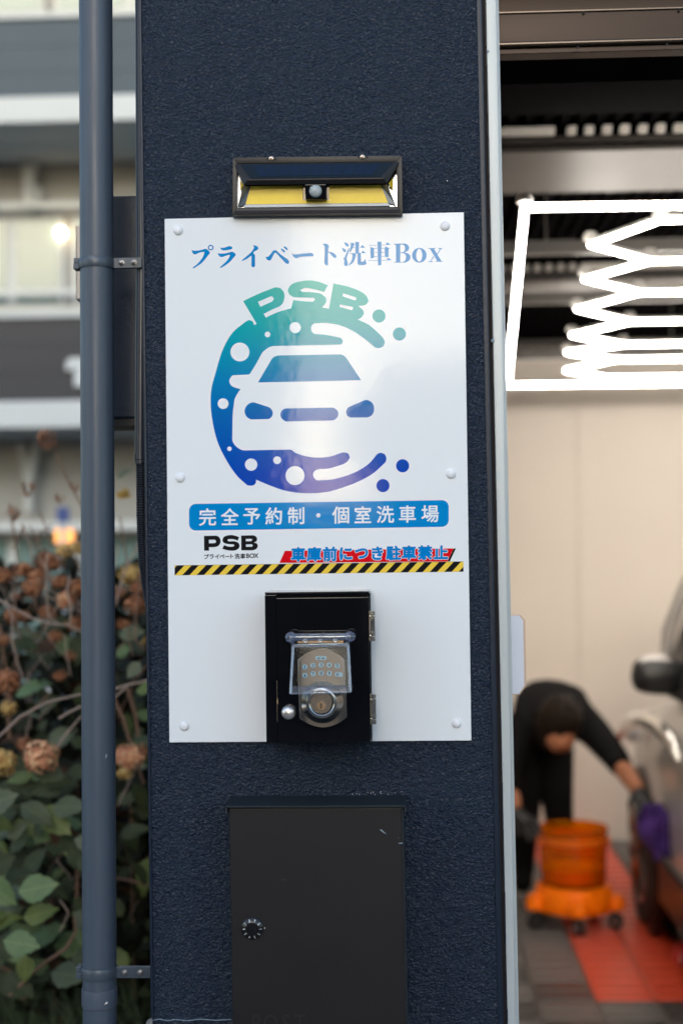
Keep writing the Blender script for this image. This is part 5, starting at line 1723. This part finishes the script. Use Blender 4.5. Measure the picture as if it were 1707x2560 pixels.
b = MB()
random.seed(31)
for k in range(520):
    px = random.uniform(-200, 400); Y = random.uniform(.62, 1.9)
    root = at(px, 2600, Y); root = Vector((root.x, Y, bedz))
    h = random.uniform(.16, .42); lean = Vector((random.uniform(-.35, .35), random.uniform(-.25, .2), 0))
    w = random.uniform(.002, .0045)
    prev = None
    for i in range(5):
        t = i/4
        c = root + Vector((0, 0, h*(t-.25*t*t))) + lean*h*t*t
        ww = w*(1-t*.95)
        pair = [b.bm.verts.new(c+Vector((-ww, 0, 0))), b.bm.verts.new(c+Vector((ww, ww, 0)))]
        if prev: b.bm.faces.new([prev[0], prev[1], pair[1], pair[0]])
        prev = pair
tag(b.build('grass', M['grass']), 'dark grass growing at the foot of the hydrangeas', 'grass', kind='stuff')

# ================================================================== INSIDE THE GARAGE
# ---- orange detailing bucket on a wheeled dolly
bc = Vector((at(1433, 2200, 4.35).x, 4.35, .0345))
dolly = thing('wheeled_dolly', 'orange wheeled dolly on black casters carrying the clear orange bucket', 'dolly', bc)
b = MB(); b.lathe([(.150, .078), (.176, .082), (.182, .095), (.180, .130), (.172, .160), (.166, .180), (.158, .187), (.0, .187)], bc, (0, 0, 1), 40); b.build('base_ring', M['orange'], dolly, True, 40)
for k in range(5):
    a = R(-90+72*k)
    d = Vector((math.cos(a), math.sin(a), 0))
    c = bc + d*.185
    b = MB(); b.lathe([(.030, .085), (.044, .09), (.046, .12), (.034, .150), (.0, .158)], c, (0, 0, 1), 16); b.build('foot_lobe', M['orange'], dolly, True, 50)
    ca = thing('c', '', '') if False else None
    b = MB(); b.tube([c+Vector((0, 0, .06)), c+Vector((0, 0, .09))], .011, 10); fk = b.build('caster', M['car_dark'], dolly, True)
    side = d.cross(Vector((0, 0, 1)))
    for sgn in (-1, 1):
        b = MB(); b.lathe([(.010, -.009), (.030, -.008), (.033, -.004), (.033, .004), (.030, .008), (.010, .009)], c+Vector((0, 0, .034))+side*sgn*.014, side, 20); b.build('wheel', M['tyre'], fk, True)
    b = MB(); b.lathe([(.012, 0), (.012, .003), (0, .004)], c+Vector((0, 0, .034))+side*.024, side, 12); b.build('hub_cap', M['rim'], fk, True)


M['amber'] = tinted('clear_orange_plastic', (1.0, 0.50, 0.02), (1.0, 0.42, 0.004), .24, .5)
bk = thing('orange_bucket', 'clear orange wash bucket with water standing on the dolly', 'bucket', bc+Vector((0, 0, .188)))
b = MB(); b.lathe([(.138, .189), (.142, .193), (.150, .34), (.153, .425), (.158, .428), (.158, .442), (.150, .444), (.149, .43), (.146, .34), (.138, .199)], bc, (0, 0, 1), 40, False, False)
b.build('bucket_wall', M['amber'], bk, True, 50)
b = MB(); b.lathe([(.154, .380), (.161, .382), (.161, .402), (.154, .404)], bc, (0, 0, 1), 40, False, False); b.build('rim_band', mat('orange_rim', (0.75, 0.15, 0.01), 0.3), bk, True)
b = MB(); b.lathe([(.136, .206), (.139, .262), (0, .264)], bc, (0, 0, 1), 32); b.build('water', mat('soapy_water', (0.95, 0.80, 0.40), 0.3), bk, True)
b = MB(); b.lathe([(.134, .190), (.134, .200), (.0, .202)], bc+Vector((0, 0, .001)), (0, 0, 1), 24); b.build('grit_guard', M['car_dark'], bk)
b = MB()
hp = [bc+Vector((.163*math.cos(R(t)), -.02-.10*math.sin(R(t))*.6,   .392-.05*math.sin(R(t)))) for t in range(0, 181, 15)]
b.tube(hp, .004, 7); b.build('bail_handle', M['orange'], bk, True)

# ---- car
NX, NY, NZ = 1.985, 5.02, .0345
car = thing('parked_car', 'silver grey car with its nose to the back wall at the right edge', 'car', (NX, NY-2.1, NZ))


def loft(stations, closed=True):
    b = MB()
    rings = []
    for s, half in stations:
        ring_ = [(NX+x, NY-s, NZ+z) for x, z in half] + [(NX-x, NY-s, NZ+z) for x, z in half[::-1] if x > 1e-6]
        rings.append([b.bm.verts.new(p) for p in ring_])
    n = len(rings[0])
    for i in range(len(rings)-1):
        for k in range(n):
            try: b.bm.faces.new([rings[i][k], rings[i][(k+1) % n], rings[i+1][(k+1) % n], rings[i+1][k]])
            except ValueError: pass
    for r_ in (rings[0][::-1], rings[-1]):
        try: b.bm.faces.new(r_)
        except ValueError: pass
    return b


def sec(hw, zb_, zs, zh):
    return [(0, zh), (hw*.5, zh-.004), (hw*.80, zh-.03), (hw*.93, zs-.02), (hw*.985, zs-.12), (hw, (zs+zb_)*.5+.05), (hw*.985, zb_+.14), (hw*.95, zb_+.03), (hw*.88, zb_), (0, zb_)]


body = loft([(0.0, sec(.66, .34, .60, .66)), (.05, sec(.81, .26, .74, .78)), (.16, sec(.885, .22, .86, .90)), (.40, sec(.92, .20, .95, 1.00)), (.80, sec(.93, .20, 1.01, 1.06)),
             (1.25, sec(.93, .20, 1.05, 1.11)), (1.60, sec(.93, .20, 1.06, 1.12)), (2.3, sec(.93, .20, 1.07, 1.12)), (3.2, sec(.93, .20, 1.08, 1.13)), (3.9, sec(.91, .22, 1.08, 1.14)), (4.15, sec(.82, .28, 1.02, 1.10)), (4.25, sec(.66, .36, .95, 1.0))])
bo = body.build('body', M['car'], car, True, 60)


def gsec(hw0, hw1, z0, z1):
    return [(0, z1), (hw1*.7, z1-.01), (hw1, z1-.05), ((hw0+hw1)*.5+.01, (z0+z1)*.5), (hw0, z0), (0, z0)]


gh = loft([(.74, gsec(.80, .74, 1.06, 1.10)), (.92, gsec(.86, .76, 1.07, 1.40)), (1.06, gsec(.88, .75, 1.08, 1.60)), (1.5, gsec(.88, .75, 1.09, 1.68)), (3.2, gsec(.88, .74, 1.09, 1.67)), (3.85, gsec(.85, .70, 1.09, 1.55)), (4.10, gsec(.76, .62, 1.08, 1.16))])
gl_ = gh.build('cabin_glass', M['car_glass'], car, True, 60)
rf = loft([(1.00, [(0, 1.60), (.5, 1.59), (.725, 1.545), (.715, 1.51), (0, 1.51)]), (1.12, [(0, 1.66), (.52, 1.65), (.755, 1.60), (.75, 1.55), (0, 1.55)]), (1.5, [(0, 1.70), (.52, 1.69), (.765, 1.64), (.765, 1.59), (0, 1.59)]),
           (3.2, [(0, 1.69), (.52, 1.68), (.755, 1.63), (.755, 1.58), (0, 1.58)]), (3.8, [(0, 1.60), (.48, 1.59), (.72, 1.54), (.72, 1.50), (0, 1.50)])])
rf.build('roof', M['car'], car, True, 60)
for sg in (-1, 1):
    for path, r_ in (([(.83, .76, 1.08), (.845, .93, 1.34), (.79, 1.03, 1.53), (.76, 1.12, 1.60), (.765, 1.6, 1.645)], .030), ([(.905, 1.02, 1.09), (.86, 1.10, 1.36), (.785, 1.18, 1.60)], .020), ([(.905, 2.25, 1.10), (.85, 2.28, 1.38), (.78, 2.30, 1.63)], .03), ([(.90, 3.45, 1.10), (.84, 3.55, 1.38), (.76, 3.62, 1.58)], .035)):
        b = MB(); b.tube([(NX+sg*x, NY-s, NZ+z) for x, s, z in path], r_, 8); b.build('window_pillar', M['car'], car, True)
    b = MB(); b.tube([(NX+sg*x, NY-s, NZ+z) for x, s, z in ((.89, .95, 1.085), (.90, 2.3, 1.095), (.895, 3.4, 1.10), (.86, 3.85, 1.10))], .014, 6); b.build('belt_trim', M['rim'], car, True)
    for s in (.66, 3.32):
        c = Vector((NX+sg*.925, NY-s, NZ+.335))
        b = MB(); b.lathe([(.375, -.03), (.375, .006), (.365, .010), (.345, .006), (.34, -.03)], c, (sg, 0, 0), 36, True, False); b.build('arch_trim', M['car_dark'], car, True)
        b = MB(); b.lathe([(.21, -.16), (.31, -.16), (.333, -.14), (.335, -.02), (.315, .008), (.22, .012)], c+Vector((sg*.008, 0, 0)), (sg, 0, 0), 36); wh = b.build('tyre', M['tyre'], car, True, 50)
        b = MB(); b.lathe([(.225, -.03), (.232, .014), (.215, .016), (.20, -.01), (.06, .010), (0, .012)], c+Vector((sg*.010, 0, 0)), (sg, 0, 0), 36); b.build('rim', M['rim'], wh, True, 30)
        for k in range(5):
            a = R(72*k+10)
            u_ = Vector((0, math.cos(a), math.sin(a)))
            b = MB(); b.tube([c+Vector((sg*.022, 0, 0))+u_*.03, c+Vector((sg*.024, 0, 0))+u_*.21], [.026, .018], 6); b.build('spoke', M['rim'], wh, True)
    b = MB(); b.lathe([(0, -.16), (.05, -.13), (.075, -.05), (.085, .02), (.07, .09), (.03, .12), (0, .125)], (NX+sg*.80, NY-.10, NZ+.80), (sg*.8, .45, .1), 16); b.build('headlight', M['lampglass'], car, True, 60)
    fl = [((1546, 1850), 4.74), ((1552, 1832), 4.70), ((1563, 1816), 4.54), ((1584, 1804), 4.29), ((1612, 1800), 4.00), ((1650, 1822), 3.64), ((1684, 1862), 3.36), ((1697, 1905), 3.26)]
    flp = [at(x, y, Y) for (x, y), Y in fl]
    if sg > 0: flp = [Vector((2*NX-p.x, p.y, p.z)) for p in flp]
    b = MB(); b.tube(flp, [.010, .022, .028, .032, .034, .032, .026, .010], 14); b.build('shoulder_highlight', M['car_highlight'], car, True, 80)  # added tube shaped as the lamp reflection on the shoulder
    # door mirror: dark shell, silver cap, stalk
    mc = at(1645, 1690, 3.80) if sg < 0 else Vector((2*NX-at(1645, 1690, 3.80).x, 3.80, at(1645, 1690, 3.80).z))
    b = MB(); b.lathe([(.004, -.118), (.040, -.108), (.064, -.085), (.076, -.045), (.078, 0), (.076, .05), (.066, .085), (.045, .104), (.004, .112)], mc, (sg, 0, .06), 20)
    for v in b.bm.verts: v.co.y = mc.y + (v.co.y-mc.y)*.72
    mr_ = b.build('mirror', M['car_dark'], car, True, 60)
    b = MB(); b.hexa([mc+Vector((sg*.085, -.030, .060)), mc+Vector((-sg*.06, -.030, .058)), mc+Vector((-sg*.06, .03, .056)), mc+Vector((sg*.075, .03, .058))],
                     [mc+Vector((sg*.055, -.02, .086)), mc+Vector((-sg*.03, -.02, .084)), mc+Vector((-sg*.03, .02, .082)), mc+Vector((sg*.05, .02, .084))], .006, 2)
    b.build('mirror_cap', M['car'], mr_, True, 60)
    b = MB(); b.tube([mc+Vector((-sg*.08, .02, -.045)), Vector((NX+sg*.86, mc.y+.03, NZ+1.13))], .022, 8); b.build('mirror_stalk', M['car_dark'], mr_, True)
    b = MB(); b.lathe([(.022, 0), (.020, .008), (0, .012)], (NX+sg*.925, NY-1.02, NZ+.90), (sg, 0, 0), 14); b.build('side_repeater', M['lampglass'], car, True)
    b = MB(); b.box(NX+sg*.93-.012, NX+sg*.93+.012, NY-2.85, NY-1.12, NZ+.22, NZ+.40, bevel=.008); b.build('sill_cladding', M['car_dark'], car)
    for s in (1.42, 2.55):
        b = MB(); b.box(NX+sg*.935-.008, NX+sg*.935+.008, NY-s-.95, NY-s-.78, NZ+.88, NZ+.905, bevel=.006); b.build('door_handle', M['car'], car)
b = MB(); b.box(NX-.55, NX+.55, NY-.02, NY+.03, NZ+.30, NZ+.50, bevel=.02); b.build('grille', M['car_dark'], car)
b = MB(); b.box(NX-.16, NX+.16, NY-4.27, NY-4.24, NZ+.60, NZ+.76, bevel=.004); b.build('number_plate', M['paper'], car)
rc = atz(1700, 2390, .06)
rd = thing('red_wheel_chock', 'small red plastic block on the dark tiles beside the car', 'chock', (rc.x, rc.y, .0345))
b = MB(); b.hexa([(rc.x-.03, rc.y-.05, .0346), (rc.x+.16, rc.y-.05, .0346), (rc.x+.16, rc.y+.08, .0346), (rc.x-.03, rc.y+.08, .0346)],
                 [(rc.x-.015, rc.y-.03, .10), (rc.x+.14, rc.y-.03, .13), (rc.x+.14, rc.y+.06, .13), (rc.x-.015, rc.y+.06, .10)], .012, 3)
b.build('block', M['redthing'], rd, True)

# ---- person bending over the bucket, wiping the car
def skin_body(name, nodes_, edges_, radii, m, parent, sub=2, root=0):
    me = bpy.data.meshes.new(name)
    base = worldpos(parent)
    me.from_pydata([Vector(p)-base for p in nodes_], edges_, [])
    o = bpy.data.objects.new(name, me)
    COL.objects.link(o)
    o.parent = parent
    sk = o.modifiers.new('skin', 'SKIN')
    sk.use_smooth_shade = True
    for i, v in enumerate(me.skin_vertices[0].data):
        r_ = radii[i]
        v.radius = r_ if isinstance(r_, tuple) else (r_, r_)
        v.use_root = (i == root)
    sb = o.modifiers.new('sub', 'SUBSURF')
    sb.levels = sub; sb.render_levels = sub
    dg = bpy.context.evaluated_depsgraph_get()
    me2 = bpy.data.meshes.new_from_object(o.evaluated_get(dg))
    me2.materials.clear(); me2.materials.append(m)
    for p in me2.polygons: p.use_smooth = True
    o.modifiers.clear()
    o.data = me2
    return o


per = thing('person', 'person in black workwear bending down behind the orange bucket', 'person', (.70, 5.0, .0345))
FZ = .0345
nd = [at(1352, 1800, 5.02),       # 0 pelvis
      at(1356, 1778, 4.86),       # 1 waist
      at(1366, 1776, 4.66),       # 2 chest
      at(1382, 1800, 4.48),       # 3 upper chest
      at(1390, 1808, 4.40),       # 4 neck
      at(1394, 1818, 4.34),       # 5 head base
      at(1450, 1800, 4.52), at(1478, 1822, 4.50), at(1535, 1890, 4.34), at(1558, 1925, 4.22),   # 6-9 right-of-picture arm
      at(1315, 1815, 4.52), at(1285, 1845, 4.50), at(1262, 1940, 4.42), at(1275, 1985, 4.36),   # 10-13 other arm
      at(1322, 1850, 5.02), at(1312, 2010, 4.90), at(1308, 2185, 4.99), at(1306, 2215, 4.86),   # 14-17 leg
      at(1385, 1850, 5.02), at(1392, 2005, 4.90), at(1412, 2185, 4.99), at(1412, 2215, 4.86)]   # 18-21 leg
for i, z in ((16, .10), (17, .035), (20, .10), (21, .035)):
    nd[i] = Vector((nd[i].x, nd[i].y, FZ+z))
ed = [(0, 1), (1, 2), (2, 3), (3, 4), (4, 5), (3, 6), (6, 7), (7, 8), (8, 9), (3, 10), (10, 11), (11, 12), (12, 13), (0, 14), (14, 15), (15, 16), (16, 17), (0, 18), (18, 19), (19, 20), (20, 21)]
ra = [.165, .160, .172, .145, .062, .055, .100, .086, .066, .052, .100, .086, .066, .052, .108, .084, .056, .046, .108, .084, .056, .046]
skin_body('body', nd, ed, ra, M['cloth_black'], per)
hc = at(1395, 1812, 4.25)
b = MB(); b.lathe([(0, -.122), (.043, -.112), (.064, -.07), (.074, 0), (.074, .05), (.056, .09), (.03, .105), (0, .108)], hc, (-.03, .42, .75), 24)
hd = b.build('head', M['skin'], per, True, 80)
fd = Vector((.10, -.78, -.45)).normalized()
b = MB(); b.lathe([(.016, 0), (.013, .02), (.004, .03), (0, .031)], hc+fd*.068+Vector((0, -.01, -.02)), fd, 10); b.build('nose', M['skin'], hd, True)
for sx_ in (-1, 1):
    b = MB(); b.lathe([(.008, 0), (.006, .004), (0, .005)], hc+fd*.070+Vector((sx_*.028, -.01, .012)), fd, 8); b.build('eye', M['hair'], hd, True)
    b = MB(); b.lathe([(.020, -.006), (.024, 0), (.018, .008), (0, .010)], hc+Vector((sx_*.080, .0, .0)), (sx_, 0, 0), 10); b.build('ear', M['skin'], hd, True)
b = MB(); b.box(hc.x-.02, hc.x+.02, hc.y-.088, hc.y-.080, hc.z-.075, hc.z-.068); b.build('mouth', M['flower_brown'], hd)
b = MB(); b.lathe([(.088, -.085), (.102, -.02), (.104, .045), (.090, .090), (.060, .125), (.02, .138), (0, .139)], hc+Vector((0, .012, .008)), (.08, -.66, .66), 26, False, True)
hr = b.build('hair', M['hair'], per, True, 80)
random.seed(3)
for v in hr.data.vertices: v.co += Vector((random.gauss(0, .005), random.gauss(0, .005), random.gauss(0, .005)))
# bare forearms, gloves with five fingers
for wr, ha_, el, nm in ((at(1598, 1978, 4.00), at(1616, 2022, 3.90), at(1552, 1916, 4.24), 1), (at(1288, 2028, 4.28), at(1312, 2052, 4.24), at(1272, 1975, 4.37), 2)):
    skin_body('forearm', [el, (el+wr)*.5, wr], [(0, 1), (1, 2)], [.046, .043, .032], M['skin'], per)
    d = (ha_-wr).normalized()
    sd_ = d.cross(Vector((0, -1, 0))).normalized()
    nn = [wr+d*-.015, wr+d*.025, wr+d*.075]
    ee = [(0, 1), (1, 2)]
    rr = [.036, (.040, .022), (.044, .020)]
    for k, (off, ln) in enumerate(((-.034, .060), (-.012, .078), (.011, .074), (.033, .056))):
        i0 = len(nn)
        kn = wr+d*.085+sd_*off
        nn += [kn, kn+d*ln*.5+Vector((0, -.012, -.004)), kn+d*ln*.9+Vector((0, -.014, -.022))]
        ee += [(2, i0), (i0, i0+1), (i0+1, i0+2)]; rr += [.0105, .0095, .008]
    i0 = len(nn)
    nn += [wr+d*.035+sd_*.040, wr+d*.065+sd_*.062, wr+d*.09+sd_*.066]
    ee += [(1, i0), (i0, i0+1), (i0+1, i0+2)]; rr += [.013, .011, .009]
    skin_body('glove', nn, ee, rr, M['glove'], per, 1)
# purple cloth hanging from the hand
cl0 = at(1624, 2040, 3.76)
cloth = thing('purple_cloth', 'crumpled purple microfibre cloth held against the car', 'cloth', cl0+Vector((0, 0, -.2)))
b = MB()
rows_ = []
for i in range(11):
    t = i/10
    row = []
    for j in range(9):
        s = j/8-.5
        wd = .060+.075*math.sin(math.pi*min(1, t*1.15))
        x = cl0.x + s*wd*2*.55 + t*.05
        z = cl0.z + .055 - t*.21 - abs(s)*.05*t
        y = cl0.y - .03 + .022*math.sin(7*s*2+3*t) + .012*math.sin(11*t+4*s)
        row.append(b.bm.verts.new((x, y, z)))
    rows_.append(row)
for i in range(10):
    for j in range(8):
        b.bm.faces.new([rows_[i][j], rows_[i][j+1], rows_[i+1][j+1], rows_[i+1][j]])
co = b.build('cloth_sheet', M['purple'], cloth, True, 80)
so = co.modifiers.new('thick', 'SOLIDIFY'); so.thickness = .006

bpy.data.objects.remove(_to)
